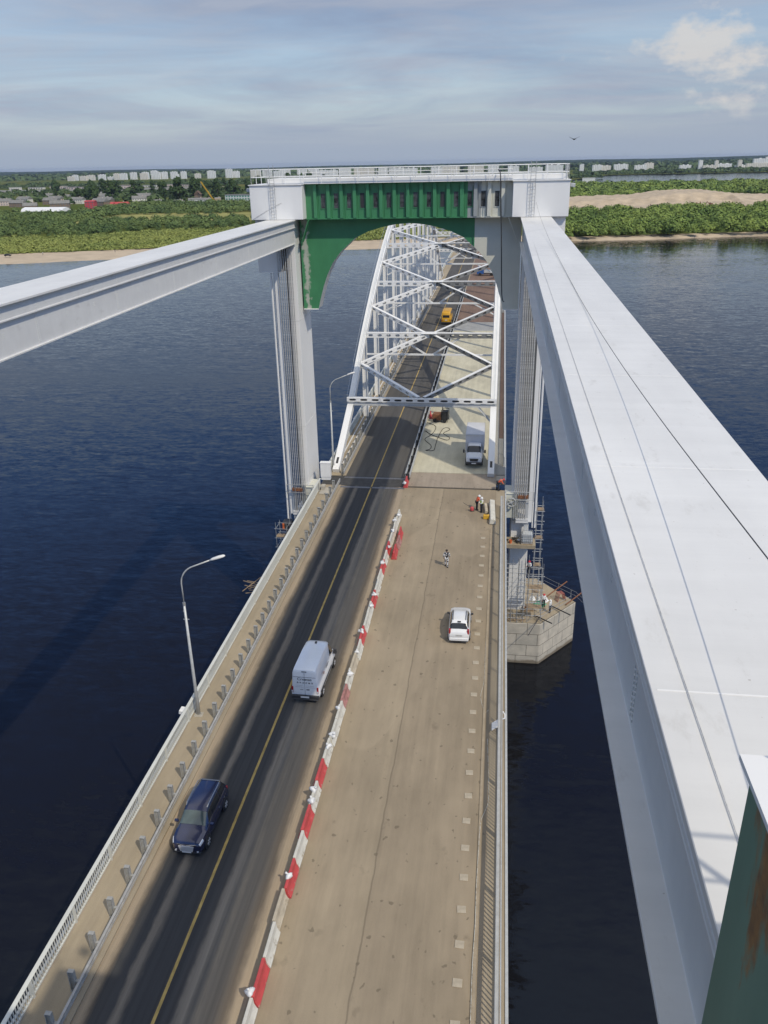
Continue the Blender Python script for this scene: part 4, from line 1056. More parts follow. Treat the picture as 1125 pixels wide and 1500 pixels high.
def navy_suv():
    paint = mat('navy_metallic_paint', (.022, .030, .080), .2, .1, 2, metal=.35, coat=1)
    t = thing('car', 'dark navy estate car with chrome roof rails driving towards the viewer in the left lane', 'car', (-14.62, 29.2, .004), None, R(-1.2))
    W = .84      # front at y=0, the car extends to +y
    st = [(0, .3, .66, .60, .70, .44), (.07, .22, .78, .74, .84, .5), (.3, .2, .88, .82, .94, .6), (.72, .2, .94, .84, 1.0, .66), (.95, .2, .97, .84, 1.03, .68), (1.6, .2, .98, .84, 1.57, .61), (1.9, .2, .98, .84, 1.64, .63), (3.0, .2, .99, .84, 1.64, .62), (3.75, .2, .99, .83, 1.58, .59), (4.12, .22, .96, .80, 1.08, .62), (4.25, .3, .85, .70, .90, .55)]
    bd = Body(st); finish_car(t, bd, paint, W, (.78, 3.42), .34)
    b = MB(); bd.patch(b, 4.12, 4.93, 5.6, 9, both=True, nv=10); b.build('windscreen', mat('tinted_windscreen', (.07, .095, .09), .05, .2, 2, spec=.9), t, smooth=True)
    b = MB()
    for m in (False, True):
        bd.patch(b, (4.55, 5.05), (5.9, 5.9), 5.2, 6.5, mir=m); bd.patch(b, 6.0, 6.95, 5.2, 6.5, mir=m); bd.patch(b, 7.05, (8.1, 7.9), 5.2, 6.5, mir=m)
    b.build('side_window', GLASS, t, smooth=True)
    b = MB(); bd.patch(b, 8.12, 8.85, 5.6, 9, both=True, nv=10); b.build('rear_window', GLASS, t, smooth=True)
    for s in (-1, 1): b = MB(); b.tube([(s*.56, 1.75, 1.63), (s*.58, 1.9, 1.70), (s*.58, 3.5, 1.70), (s*.54, 3.72, 1.60)], .026, 6); b.build('roof_rail', CHROME, t)
    for m in (False, True): b = MB(); bd.patch(b, 4.6, 8.2, 5.0, 5.14, .02, mir=m, nu=8, nv=1); b.build('window_trim', CHROME, t)
    for s in (-1, 1):
        b = MB(); bd.patch(b, .9, 2.1, 3.2, 5.0, .018, mir=s < 0); b.build('headlight', LAMPG, t, smooth=True)
        b = MB(); bd.patch(b, 8.6, 9.5, 3.4, 5.2, .015, mir=s < 0); b.build('tail_light', REDL, t, smooth=True)
        b = MB().lathe([(.001, -.02), (.05, -.02), (.05, .01)], (s*.58, -.0, .36), 10, 'y'); b.build('fog_light', LAMPG, t)
        b = MB().prism([(s*.84, 1.0), (s*1.04, 1.02), (s*1.05, 1.14), (s*.86, 1.14)], 'y', 1.15, 1.29); b.build('mirror', paint, t, bevel=.02)
        b = MB().box(s*.845-.01, s*.845+.01, 2.55, 2.72, .84, .88).box(s*.845-.01, s*.845+.01, 3.3, 3.45, .84, .88); b.build('door_handle', CHROME, t)
    g = MB().prism([(-.42, .72), (.42, .72), (.33, .34), (-.33, .34)], 'y', -.02, .02).build('grille', DARK, t)
    b = MB()
    for k in range(4): b.box(-.40+.024*k, .40-.024*k, -.06, -.02, .635-.088*k, .69-.088*k)
    b.build('grille_bar', RIMM, g)
    b = MB().bar((-.5, .04, .74), (0, -.02, .70), .05, .05).bar((.5, .04, .74), (0, -.02, .70), .05, .05); b.build('chrome_strip', CHROME, t)
    MB().box(-.24, .24, -.045, -.03, .27, .37).build('number_plate', PLATE, t)
    MB().box(-.7, .7, 0, .2, .18, .3).build('front_bumper', DARK, t, bevel=.04)
    b = MB().prism([(3.7, 1.575), (3.86, 1.53), (3.86, 1.55), (3.7, 1.61)], 'x', -.52, .52); b.build('spoiler', paint, t)
navy_suv()

def white_van():
    paint = mat('white_van_paint', (.80, .81, .82), .28, .03, 1.5, coat=.6)
    t = thing('van', 'white delivery van with black lettering on its rear doors driving away in the right-hand lane', 'van', (-11.5, 42.35, .004), None, R(-1.5))
    W = .94      # rear at y=0, front at +y
    st = [(0, .42, 1.1, .86, 2.30, .72), (.06, .32, 1.1, .92, 2.42, .76), (.3, .28, 1.12, .94, 2.46, .78), (1.2, .27, 1.13, .94, 2.46, .78), (2.4, .27, 1.13, .94, 2.46, .78), (3.4, .27, 1.13, .94, 2.42, .76), (3.75, .27, 1.13, .94, 2.32, .72), (4.35, .27, 1.12, .93, 1.55, .74), (4.6, .27, 1.08, .92, 1.24, .74), (5.0, .3, .85, .84, .98, .62), (5.18, .36, .68, .66, .74, .45)]
    bd = Body(st); finish_car(t, bd, paint, W, (.92, 4.25), .34)
    b = MB(); bd.patch(b, 6.1, 7.25, 5.5, 9, both=True, nv=10); b.build('windscreen', GLASS, t, smooth=True)
    for m in (False, True): b = MB(); bd.patch(b, (5.15, 5.15), (7.3, 6.1), 5.1, 6.2, mir=m); b.build('side_window', GLASS, t, smooth=True)
    for s in (-1, 1):
        b = MB().prism([(s*.93, 1.15), (s*1.18, 1.17), (s*1.18, 1.5), (s*.95, 1.48)], 'y', 4.05, 4.2); b.build('mirror', DARK, t, bevel=.02)
        b = MB().box(s*.83-.06, s*.83+.06, -.03, .05, .72, 1.2); l = b.build('tail_light', REDL, t, bevel=.02)
        MB().box(s*.83-.055, s*.83+.055, -.036, -.03, .76, .92).build('reflector', LAMPG, l)
        b = MB(); bd.patch(b, 8.2, 9.0, 3.3, 4.9, .015, mir=s < 0); b.build('headlight', LAMPG, t)
        b = MB().box(s*.955-.012, s*.955+.012, .35, 3.4, .62, .72); b.build('side_moulding', DARK, t)
    b = MB().box(-.9, .9, -.12, .1, .34, .60).box(-.86, .86, -.16, -.05, .28, .36); b.build('rear_bumper', DARK, t, bevel=.03)
    MB().box(-.28, .28, -.135, -.122, .44, .56).build('number_plate', PLATE, t)
    b = MB().box(-.006, .006, -.012, .03, .62, 2.25).box(-.74, .74, -.012, .03, 1.93, 1.945); b.box(-.16, .16, -.035, .0, 2.335, 2.37); b.build('door_gap', DARK, t)
    b = MB().box(.1, .3, -.03, -.005, .98, 1.03).box(-.32, -.12, -.02, -.005, .98, 1.0); b.build('door_handle', DARK, t)
    MB().box(-.06, .06, 3.2, 3.4, 2.43, 2.50).build('roof_vent', DARK, t)
    ink = mat('black_lettering', (.02, .02, .022), .5, .1, 5)
    def text(s, z, size, x, name='lettering', m=ink, rot=(R(90), 0, 0), y=-.018, sx=1):
        cu = bpy.data.curves.new(name, 'FONT'); cu.body = s; cu.size = size; cu.align_x = 'CENTER'; cu.extrude = .002
        o = bpy.data.objects.new(name, cu); COL.objects.link(o)
        dg = bpy.context.evaluated_depsgraph_get(); me = bpy.data.meshes.new_from_object(o.evaluated_get(dg)); bpy.data.objects.remove(o); bpy.data.curves.remove(cu)
        me.materials.clear(); me.materials.append(m)
        ob = bpy.data.objects.new(name, me); COL.objects.link(ob); ob.parent = t; ob.location = (x, y, z); ob.rotation_euler = rot; ob.scale = (sx, 1, 1)
    text('Creatas', 1.70, .27, 0, sx=1.15); text('в и р о н а', 1.47, .20, .02, sx=1.1)
    text('................', 1.30, .14, -.35); text('.................', 1.29, .14, .36); text('.................', 1.18, .16, -.35); text('................', 1.17, .16, .36)
    text('cargo', 1.38, .34, .955, m=ink, rot=(R(90), 0, R(90)), y=2.3); text('●', 1.36, .3, .955, m=REDL, rot=(R(90), 0, R(90)), y=1.35)
white_van()

def white_wagon():
    paint = mat('white_car_paint', (.74, .74, .73), .3, .03, 1.5, coat=.6)
    t = thing('car', 'small white estate car parked on the closed deck, seen from behind', 'car', (-2.06, 50.35, .006), None, R(.6))
    W = .78
    st = [(0, .32, .80, .66, .84, .5), (.1, .24, .93, .74, .98, .58), (.2, .22, .96, .76, 1.05, .6), (.55, .2, .96, .78, 1.46, .54), (.85, .2, .96, .78, 1.53, .54), (1.8, .2, .95, .78, 1.53, .55), (2.35, .2, .95, .78, 1.46, .54), (2.95, .2, .93, .78, 1.0, .60), (3.55, .2, .84, .76, .90, .58), (3.9, .22, .72, .68, .78, .48), (4.0, .3, .62, .56, .66, .4)]
    bd = Body(st); finish_car(t, bd, paint, W, (.72, 3.2), .31)
    b = MB(); bd.patch(b, 2.12, 2.9, 5.6, 9, both=True, nv=10); b.build('rear_window', GLASS, t, smooth=True)
    b = MB(); bd.patch(b, 6.1, 6.95, 5.6, 9, both=True, nv=10); b.build('windscreen', GLASS, t, smooth=True)
    b = MB()
    for m in (False, True):
        bd.patch(b, (2.6, 3.2), 3.95, 5.2, 6.5, mir=m); bd.patch(b, 4.05, 5.0, 5.2, 6.5, mir=m); bd.patch(b, 5.08, (6.6, 6.0), 5.2, 6.5, mir=m)
    b.build('side_window', GLASS, t, smooth=True)
    b = MB()
    for s in (-1, 1): b.tube([(s*.46, .8, 1.53), (s*.47, .9, 1.60), (s*.48, 2.0, 1.60), (s*.47, 2.15, 1.51)], .025, 6)
    b.build('roof_rail', DARK, t)
    for s in (-1, 1):
        b = MB().box(s*.66-.07, s*.66+.07, .02, .3, .78, 1.12); l = b.build('tail_light', REDL, t, bevel=.03)
        MB().prism([(s*.78, .96), (s*.97, .98), (s*.97, 1.1), (s*.8, 1.1)], 'y', 2.5, 2.64).build('mirror', DARK, t, bevel=.02)
        b = MB(); bd.patch(b, 8.2, 9.3, 3.4, 5.0, .015, mir=s < 0); b.build('headlight', LAMPG, t)
    MB().box(-.45, .45, .06, .12, .86, .92).build('tailgate_trim', DARK, t)
    MB().box(-.24, .24, .0, .03, .62, .73).build('number_plate', PLATE, t)
    MB().box(-.7, .7, -.05, .2, .24, .5).build('rear_bumper', paint, t, bevel=.05)
    MB().box(-.66, .66, -.06, .1, .2, .27).build('lower_bumper', DARK, t)
    MB().box(-.12, .12, .5, .62, 1.5, 1.54).build('brake_lamp', DARK, t)
white_wagon()

def box_truck():
    paint = mat('white_cab_paint', (.66, .67, .68), .35, .04, 2, coat=.4); boxm = mat('grey_white_box', (.56, .57, .60), .5, .04, 1)
    t = thing('truck', 'white bonneted box truck parked facing the viewer on the fresh concrete', 'truck', (-2.25, 86.95, .104), None, R(0))
    W = .98
    st = [(0, .55, .95, .80, 1.02, .6), (.1, .5, 1.12, .88, 1.22, .64), (.7, .5, 1.26, .92, 1.36, .66), (1.0, .5, 1.32, .95, 1.44, .68), (1.45, .5, 1.36, .96, 2.1, .72), (1.75, .5, 1.36, .96, 2.25, .74), (2.3, .5, 1.36, .96, 2.26, .74)]
    bd = Body(st); o = bd.mesh().build('cab', paint, t, smooth=True); o.modifiers.new('e', 'EDGE_SPLIT').split_angle = R(45)
    b = MB(); bd.patch(b, 3.1, 4.05, 5.5, 9, both=True, nv=10); b.build('windscreen', GLASS, t, smooth=True)
    for m in (False, True): b = MB(); bd.patch(b, (3.5, 4.3), 5.8, 5.1, 6.4, mir=m); b.build('side_window', GLASS, t, smooth=True)
    b = MB().box(-1.06, 1.06, 2.4, 7.0, .95, 3.22); b.build('cargo_box', boxm, t, bevel=.04)
    b = MB()
    for k in range(9): b.box(-1.065, 1.065, 2.5+k*.54, 2.53+k*.54, .96, 3.23)
    b.build('box_seam', boxm, t)
    MB().box(-1.0, 1.0, 2.35, 2.39, 3.0, 3.1).build('front_strip', LGREY, t)
    MB().box(-.45, .45, .3, 7.0, .55, .9).build('chassis', DARK, t)
    g = MB().prism([(-.5, 1.08), (.5, 1.08), (.42, .78), (-.42, .78)], 'y', -.04, .03).build('grille', DARK, t)
    MB().box(-.95, .95, -.15, .15, .42, .70).build('front_bumper', DARK, t, bevel=.04); MB().box(-.26, .26, -.17, -.152, .52, .64).build('number_plate', PLATE, t)
    for s in (-1, 1):
        b = MB(); bd.patch(b, .9, 1.8, 3.2, 4.9, .02, mir=s < 0); b.build('headlight', LAMPG, t)
        b = MB().box(s*1.2-.09, s*1.2+.09, 1.2, 1.28, 1.35, 1.75).bar((s*.95, 1.3, 1.5), (s*1.2, 1.25, 1.6), .04, .04); b.build('mirror', DARK, t, bevel=.02)
        for y in (1.0, 5.4): wheel(t, s*.86, y, .42, .24, s)
        MB().box(s*.96-.02, s*.96+.02, .45, 1.5, .45, .85).build('mudguard', DARK, t, bevel=.03)
box_truck()

def yellow_bus():
    paint = mat('yellow_bus_paint', (.62, .33, .025), .4, .06, 1.5)
    t = thing('bus', 'small yellow bus driving away on the road under the arch', 'bus', (-11.15, 174.8, .004), None, R(0))
    W = 1.02
    st = [(0, .5, 1.35, .96, 2.45, .86), (.12, .4, 1.38, 1.02, 2.62, .92), (.5, .38, 1.4, 1.03, 2.68, .93), (3, .38, 1.4, 1.03, 2.7, .93), (5.6, .38, 1.4, 1.03, 2.68, .93), (6.3, .4, 1.3, 1.0, 2.5, .86), (6.6, .5, 1.0, .9, 1.1, .8)]
    bd = Body(st); finish_car(t, bd, paint, W, (1.3, 5.1), .42)
    MB().box(-.72, .72, -.02, .04, 1.5, 2.05).build('rear_window', GLASS, t, bevel=.02)
    b = MB()
    for m in (False, True):
        for k in range(4): bd.patch(b, 1.3+k*.66, 1.85+k*.66, 5.3, 6.4, mir=m)
    b.build('side_window', GLASS, t)
    for s in (-1, 1): MB().box(s*.85-.07, s*.85+.07, -.03, .05, .85, 1.15).build('tail_light', REDL, t)
    MB().box(-.98, .98, -.12, .1, .36, .62).build('rear_bumper', DARK, t); MB().box(-.25, .25, -.03, .0, .95, 1.08).build('number_plate', PLATE, t)
    MB().box(-.5, .5, .8, 2.2, 2.66, 2.8).build('roof_hatch', paint, t, bevel=.03)
yellow_bus()

def blue_truck():
    blue = mat('blue_cab_paint', (.03, .10, .30), .4, .1, 2); t = thing('truck', 'blue-cabbed flatbed truck standing across the deck at the far end of the arch', 'truck', (-7.2, 255.2, .02))
    MB().prism([(0, .5), (2.1, .5), (2.1, 2.5), (.35, 2.5), (0, 1.5)], 'y', 0, 2.2).build('cab', blue, t, bevel=.08)
    MB().prism([(.05, 1.6), (.4, 2.35), (.5, 2.35), (.5, 1.6)], 'y', .15, 2.05).box(.7, 1.6, -.02, 0, 1.5, 2.3).build('window', GLASS, t)
    MB().box(2.2, 6.6, .1, 2.1, .85, 1.0).box(2.2, 6.6, .0, .1, .85, 1.5).box(2.2, 6.6, 2.1, 2.2, .85, 1.5).box(6.5, 6.6, .1, 2.1, 1.0, 1.5).build('flatbed', LGREY, t)
    MB().box(.3, 6.4, .7, 1.5, .5, .85).build('chassis', DARK, t)
    for x in (1.0, 4.4, 5.6):
        for y in (.1, 2.1): MB().lathe([(.05, -.12), (.4, -.12), (.45, -.06), (.45, .06), (.4, .12), (.05, .12)], (x, y, .45), 14, 'y').build('wheel', BLACK, t)
blue_truck()

# ------------------------------------------------------------------ people
SKIN = mat('skin', (.48, .28, .20), .55, .08, 12)
def skin_obj(name, verts, edges, radii, m, parent, sub=2, root=0):
    me = bpy.data.meshes.new(name); me.from_pydata([tuple(v) for v in verts], edges, []); me.materials.append(m)
    o = bpy.data.objects.new(name, me); COL.objects.link(o); o.parent = parent
    sk = o.modifiers.new('skin', 'SKIN'); sk.use_smooth_shade = True
    lay = me.skin_vertices[0] if me.skin_vertices else None
    if lay is None:
        bpy.context.view_layer.objects.active = o; lay = me.skin_vertices[0]
    for i, r in enumerate(radii):
        lay.data[i].radius = (r, r) if not isinstance(r, tuple) else r
        lay.data[i].use_root = (i == root)
    o.modifiers.new('sub', 'SUBSURF').levels = sub; o.modifiers['sub'].render_levels = sub
    return o
def person(label, loc, rz, top, trousers, pose, helmet=None, hair=None, vest=None, group=None, scale=.93):
    t = thing('person', label, 'person', loc, group, rz); t.scale = (scale,)*3
    J = dict(pel=(0, 0, .95), sp=(0, .0, 1.15), ch=(0, 0, 1.38), nk=(0, .01, 1.52), hd=(0, .02, 1.64), tp=(0, .02, 1.74), ns=(0, .10, 1.645),
             shl=(-.19, 0, 1.43), shr=(.19, 0, 1.43), ell=(-.27, -.02, 1.15), elr=(.27, -.02, 1.15), hal=(-.28, .08, .92), har=(.28, .08, .92),
             hil=(-.10, 0, .92), hir=(.10, 0, .92), knl=(-.11, .03, .50), knr=(.11, .03, .50), fol=(-.11, 0, .08), for_=(.11, 0, .08), tol=(-.12, .16, .04), tor=(.12, .16, .04))
    J.update(pose); V = {k: Vector(v) for k, v in J.items()}
    # one continuous body: pelvis, trunk, head with a nose, arms, legs
    n = ['pel', 'sp', 'ch', 'nk', 'hd', 'tp', 'ns', 'shl', 'ell', 'hal', 'shr', 'elr', 'har', 'hil', 'knl', 'fol', 'tol', 'hir', 'knr', 'for_', 'tor']
    r = [.12, .11, .12, .05, .095, .075, .02, .06, .043, .03, .06, .043, .03, .085, .058, .04, .035, .085, .058, .04, .035]
    e = [(0,1),(1,2),(2,3),(3,4),(4,5),(4,6),(2,7),(7,8),(8,9),(2,10),(10,11),(11,12),(0,13),(13,14),(14,15),(15,16),(0,17),(17,18),(18,19),(19,20)]
    body = skin_obj('body', [V[k] for k in n], e, r, SKIN, t)
    # five separate fingers on each hand, curled
    hb = MB()
    for el, ha, s in (('ell', 'hal', -1), ('elr', 'har', 1)):
        d = (V[ha]-V[el]).normalized(); a = d.cross(Vector((0, 1, .2))).normalized(); b = a.cross(d)
        hb.bar(V[ha], V[ha]+d*.09, .075, .03, b)
        for k in range(4):
            p = V[ha]+d*.085+a*(.027-.018*k); L = (.07, .08, .075, .06)[k]
            hb.tube([p, p+d*L*.5+b*.008, p+d*L*.85+b*.03], .009, 5, .007)
        p = V[ha]+d*.03+a*.038; hb.tube([p, p+d*.03+a*.025+b*.01, p+d*.06+a*.03+b*.025], .010, 5, .008)
    hb.build('hands', SKIN, t, smooth=True)
    # clothes follow the body
    n2 = ['pel', 'sp', 'ch', 'nk', 'shl', 'ell', 'hal', 'shr', 'elr', 'har']
    vv = [V[k].copy() for k in n2]; vv[0] = vv[0]+Vector((0, 0, -.06)); vv[6] = V['ell'].lerp(V['hal'], .9); vv[9] = V['elr'].lerp(V['har'], .9)
    skin_obj('jacket', vv, [(0,1),(1,2),(2,3),(2,4),(4,5),(5,6),(2,7),(7,8),(8,9)], [(.165, .13), (.16, .125), (.17, .13), .065, .085, .065, .055, .085, .065, .055], top, t)
    n3 = ['pel', 'hil', 'knl', 'fol', 'hir', 'knr', 'for_']
    skin_obj('trousers', [V[k] for k in n3], [(0,1),(1,2),(2,3),(0,4),(4,5),(5,6)], [.145, .105, .08, .07, .105, .08, .07], trousers, t)
    b = MB()
    for f, to in (('fol', 'tol'), ('for_', 'tor')): b.tube([V[f]+Vector((0, -.05, -.02)), V[f].lerp(V[to], .5)+Vector((0, 0, .0)), V[to]], .055, 8, .045)
    b.build('boots', BLACK, t, smooth=True)
    if vest:
        vv = [V['pel']+Vector((0, 0, .02)), V['sp'], V['ch']]
        skin_obj('vest', vv+[V['ch']+(V['nk']-V['ch'])*.35], [(0,1),(1,2),(2,3)], [(.18, .145), (.18, .145), (.20, .15), (.15, .10)], vest, t)
    hv = V['hd']; up = (V['tp']-V['hd']).normalized()
    M = up.to_track_quat('Z', 'Y').to_matrix()
    b = MB(); prof = [(.125, -.0), (.13, .03), (.12, .08), (.09, .125), (.05, .15), (.001, .16)] if helmet else [(.10, -.04), (.112, .02), (.108, .07), (.08, .115), (.04, .135), (.001, .14)]
    b.lathe(prof, n=14)
    if helmet: b.lathe([(.12, .0), (.165, -.008), (.165, .006), (.12, .018)], n=14)
    b.v = [tuple(hv+M @ Vector(v)) for v in b.v]
    b.build('helmet' if helmet else 'hair', helmet or hair, t, smooth=True)
    eb = MB()
    for s in (-1, 1): eb.lathe([(.001, -.008), (.012, 0), (.001, .008)], (hv.x+s*.035, hv.y+.088, hv.z+.015), 8, 'y')
    eb.build('eyes', DARK, t)
    return t
WHC = mat('white_cloth', (.66, .66, .64), .9, .08, 8); DKC = mat('dark_cloth', (.03, .032, .04), .9, .2, 8); HIV = mat('hi_vis_yellow', (.55, .72, .05), .7, .08, 6)
ORC = mat('orange_cloth', (.70, .13, .06), .8, .12, 8); REDH = mat('red_helmet', (.60, .03, .035), .35, .06, 5); WHH = mat('white_helmet', (.78, .78, .77), .35, .03, 5); HAIR = mat('dark_hair', (.03, .022, .016), .7, .2, 20)
def camo():
    m, nt, b = new_mat('black_white_camouflage'); n = noise(nt, 7.5, 2, (1, 1, 1), .4); c = ramp(nt, n, [(.0, (.02, .02, .024)), (.47, (.02, .02, .024)), (.50, (.62, .62, .62)), (1, (.7, .7, .7))])
    nt.links.new(c, b.inputs['Base Color']); b.inputs['Roughness'].default_value = .9; return m
CAMO = camo()
person('person in black and white camouflage walking away alone across the closed deck', (-3.72, 62.4, .004), R(4), CAMO, CAMO, dict(knl=(-.11, .16, .52), fol=(-.1, .18, .10), tol=(-.1, .34, .06), knr=(.11, .02, .5), for_=(.11, -.16, .09), tor=(.12, -.02, .04), ell=(-.29, -.1, 1.17), hal=(-.27, -.02, .95), elr=(.29, .05, 1.16), har=(.26, .2, .98)), hair=HAIR)
person('worker in a yellow vest and white helmet standing by the red drill near the joint', (-1.05, 74.5, .004), R(120), WHC, DKC, dict(ell=(-.25, .1, 1.18), hal=(-.12, .28, 1.08), elr=(.25, .1, 1.18), har=(.12, .28, 1.05)), helmet=WHH, vest=HIV)
person('worker in orange clothes half hidden behind the one in the yellow vest', (-1.55, 75.1, .004), R(-70), ORC, DKC, dict(sp=(0, .06, 1.14), ch=(0, .16, 1.33), nk=(0, .22, 1.45), hd=(0, .27, 1.56), tp=(0, .3, 1.66), ns=(0, .36, 1.55), shl=(-.19, .16, 1.38), shr=(.19, .16, 1.38), ell=(-.24, .25, 1.12), elr=(.24, .25, 1.12), hal=(-.12, .42, 1.0), har=(.12, .42, 1.0)), helmet=WHH)
person('worker in orange jacket and red helmet bending over at the end of the right railing', (.55, 80.4, .05), R(-80), ORC, DKC, dict(sp=(0, .1, 1.1), ch=(0, .3, 1.22), nk=(0, .42, 1.27), hd=(0, .54, 1.3), tp=(0, .64, 1.33), ns=(0, .56, 1.2), shl=(-.19, .3, 1.24), shr=(.19, .3, 1.24), ell=(-.22, .4, .98), elr=(.22, .4, .98), hal=(-.1, .55, .85), har=(.1, .55, .85)), helmet=REDH)
person('worker in red helmet and white top standing on the scaffold platform by the white pylon', (4.12, 78.6, -8.72), R(150), WHC, DKC, dict(ell=(-.3, .12, 1.2), hal=(-.2, .34, 1.25), elr=(.3, .1, 1.2), har=(.2, .3, 1.1)), helmet=REDH, scale=.9)
person('worker in a white helmet and dark trousers on top of the stone pier', (6.75, 80.4, -14.37), R(60), WHC, DKC, dict(), helmet=WHH)
person('worker in a red helmet on the stone pier near the green sheeting', (6.1, 81.7, -14.37), R(200), WHC, DKC, dict(), helmet=REDH)

# ------------------------------------------------------------------ work-site things
def simple(name, label, cat, loc, mb, m, bevel=.015, group=None, rz=0, smooth=False):
    o = mb.build(name, m, None, bevel=bevel, smooth=smooth); o.location = loc; o.rotation_euler = (0, 0, rz); return tag(o, label, cat, group)
t = thing('toolbox', 'yellow plastic toolbox on the deck beside the concrete beam', 'toolbox', (-.55, 73.0, .01)); MB().box(-.3, .3, -.2, .2, 0, .3).build('case', YELP, t, bevel=.03); MB().box(-.3, .3, -.2, .2, .3, .42).build('lid', YELP, t, bevel=.05); MB().tube([(-.12, 0, .42), (-.1, 0, .49), (.1, 0, .49), (.12, 0, .42)], .02, 6).build('handle', DARK, t)
t = thing('core_drill', 'red motor drill on a small frame in front of the workers', 'drill', (-2.0, 74.7, .01)); b = MB().lathe([(.16, .1), (.19, .15), (.19, .38), (.14, .46), (.05, .48)], n=14); b.build('motor', REDP, t); MB().tube([(-.35, -.05, .45), (0, 0, .4), (.3, .1, .25)], .025, 6).tube([(-.2, 0, 0), (-.05, 0, .2)], .03, 5).tube([(.2, 0, 0), (.05, 0, .2)], .03, 5).tube([(-.9, .35, .75), (-.1, .05, .4)], .02, 5).build('frame', DARK, t)
t = thing('concrete_beam', 'long pale concrete beam lying along the right railing by the joint', 'beam', (.0, 74.1, .04), None, R(1.5)); MB().prism([(-.32, 0), (.32, 0), (.27, .5), (-.2, .55)], 'y', -2.5, 2.5).build('beam', WHITEB, t, bevel=.03); MB().box(-.36, .36, -2.2, -1.9, -.04, 0).box(-.36, .36, 1.9, 2.2, -.04, 0).build('timber_rest', WOOD, t)
t = thing('slab', 'short sand-stained concrete slab leaning beside the long beam', 'slab', (-.62, 75.2, .02), None, R(4)); MB().prism([(-.2, 0), (.2, 0), (.12, .3), (-.14, .34)], 'y', -1.0, 1.0).build('block', DIRTYB, t, bevel=.03); MB().box(-.25, .25, -.5, -.4, -.03, 0).build('rest', WOOD, t)
simple('cabinet', 'white electrical cabinet on the left footway at the foot of the far tower', 'cabinet', (-18.25, 82.2, .03), MB().box(-.55, .55, -.3, .3, .35, 1.95).box(-.6, .6, -.35, .35, 1.95, 2.0).box(-.5, .5, -.25, .25, 0, .35).box(-.01, .01, -.315, -.3, .4, 1.9), WHITE, .02)
simple('base_slab', 'pale concrete slab with a short post on the left footway before the joint', 'slab', (-17.4, 78.6, .03), MB().box(-.75, .75, -.9, .9, 0, .12).box(-.75, -.35, .2, .9, .12, .5).box(-.9, -.8, -.2, -.1, 0, 1.0), CONC, .02)
t = thing('compressor', 'rusty brown compressor with black engine frame on the concrete under the arch', 'compressor', (-7.3, 104.6, .1), None, R(-8))
MB().box(-1.0, .2, -.6, .6, .3, 1.15).build('tank', RUST, t, bevel=.08); MB().box(.25, 1.0, -.5, .5, .3, 1.5).tube([(.3, 0, 1.5), (.3, 0, 2.0)], .06, 8).build('engine', DARK, t, bevel=.04)
b = MB()
for x in (.25, 1.05):
    for y in (-.55, .55): b.tube([(x, y, .1), (x, y, 1.7)], .04, 6)
for y in (-.55, .55): b.tube([(.25, y, 1.7), (1.05, y, 1.7)], .04, 6)
b.build('frame', BLACK, t)
for x in (-.6, .7):
    for y in (-.65, .65): MB().lathe([(.05, -.08), (.26, -.08), (.28, 0), (.26, .08), (.05, .08)], (x, y, .28), 14, 'y').build('wheel', BLACK, t)
def cable(name, label, cat, pts, r, m, group=None, n=6):
    o = pts[0]; P = [Vector(p)-Vector(o) for p in pts]; Q = []
    for i in range(len(P)-1):          # Catmull-Rom
        p0, p1, p2, p3 = P[max(i-1, 0)], P[i], P[i+1], P[min(i+2, len(P)-1)]
        for k in range(6):
            u = k/6; Q.append(.5*((2*p1)+(p2-p0)*u+(2*p0-5*p1+4*p2-p3)*u*u+(3*p1-p0-3*p2+p3)*u**3))
    Q.append(P[-1]); b = MB().tube(Q, r, n); ob = b.build(name, m, None, smooth=True); ob.location = o; return tag(ob, label, cat, group)
cable('hose', 'black hose lying in loose loops on the fresh concrete left of the box truck', 'hose', [(-9.0, 103.9, .13), (-7.83, 102.5, .13), (-7.69, 100.67, .13), (-8.06, 98.5, .13), (-8.66, 96.73, .13), (-7.72, 94.47, .13), (-7.71, 93.02, .13), (-8.18, 92.51, .13), (-7.26, 92.58, .13), (-7.16, 94.51, .13), (-7.1, 97.19, .15), (-6.73, 101.1, .13), (-6.11, 101.7, .13), (-5.83, 100.81, .13), (-6.5, 99.32, .13), (-5.64, 97.64, .13), (-5.89, 96.6, .13), (-7.02, 97.53, .17), (-8.19, 98.84, .16), (-8.86, 100.22, .13)], .035, BLACK)
cable('cable', 'short loose pale cable curling on the closed deck by the white cable guard', 'cable', [(-.12, 52, .02), (-.14, 48, .02), (-.16, 45.74, .02), (-.31, 44.11, .02), (-.01, 42.61, .02), (.21, 42.84, .02)], .014, WHITEB, 'cables on the closed deck')
cable('cable', 'long thin pale cable along the right edge of the closed deck', 'cable', [(.2, 40, .02), (.3, 37.5, .02), (.36, 34.94, .02), (.18, 34.0, .02), (-.02, 33.1, .07), (-.08, 31.12, .07), (-.11, 28.87, .07), (-.1, 26.84, .07), (-.15, 24.4, .07), (-.11, 20, .07)], .016, WHITEB, 'cables on the closed deck')
cable('cable', 'dark hose hanging down the front of the cream end of the portal girder', 'cable', [(-.55, 80.6, 31.2), (-.36, 79.95, 30.9), (-.28, 79.72, 29.6), (-.06, 79.7, 25.31), (.16, 79.7, 20.39), (.4, 79.75, 19.6)], .05, DARK)
cable('cable', 'thick dark wire slung above the right box girder from the far tower to the viewer', 'cable', [(2.96, 79.95, 28.42), (2.97, 70, 27.75), (2.98, 55, 27.3), (2.98, 40, 27.185), (2.97, 30, 27.2), (2.96, 22, 27.36), (2.95, 15, 27.63), (2.93, 8.24, 28.04), (2.9, 3.5, 28.4), (2.9, 2.2, 28.5)], .008, DARK, 'wires over the right box girder')
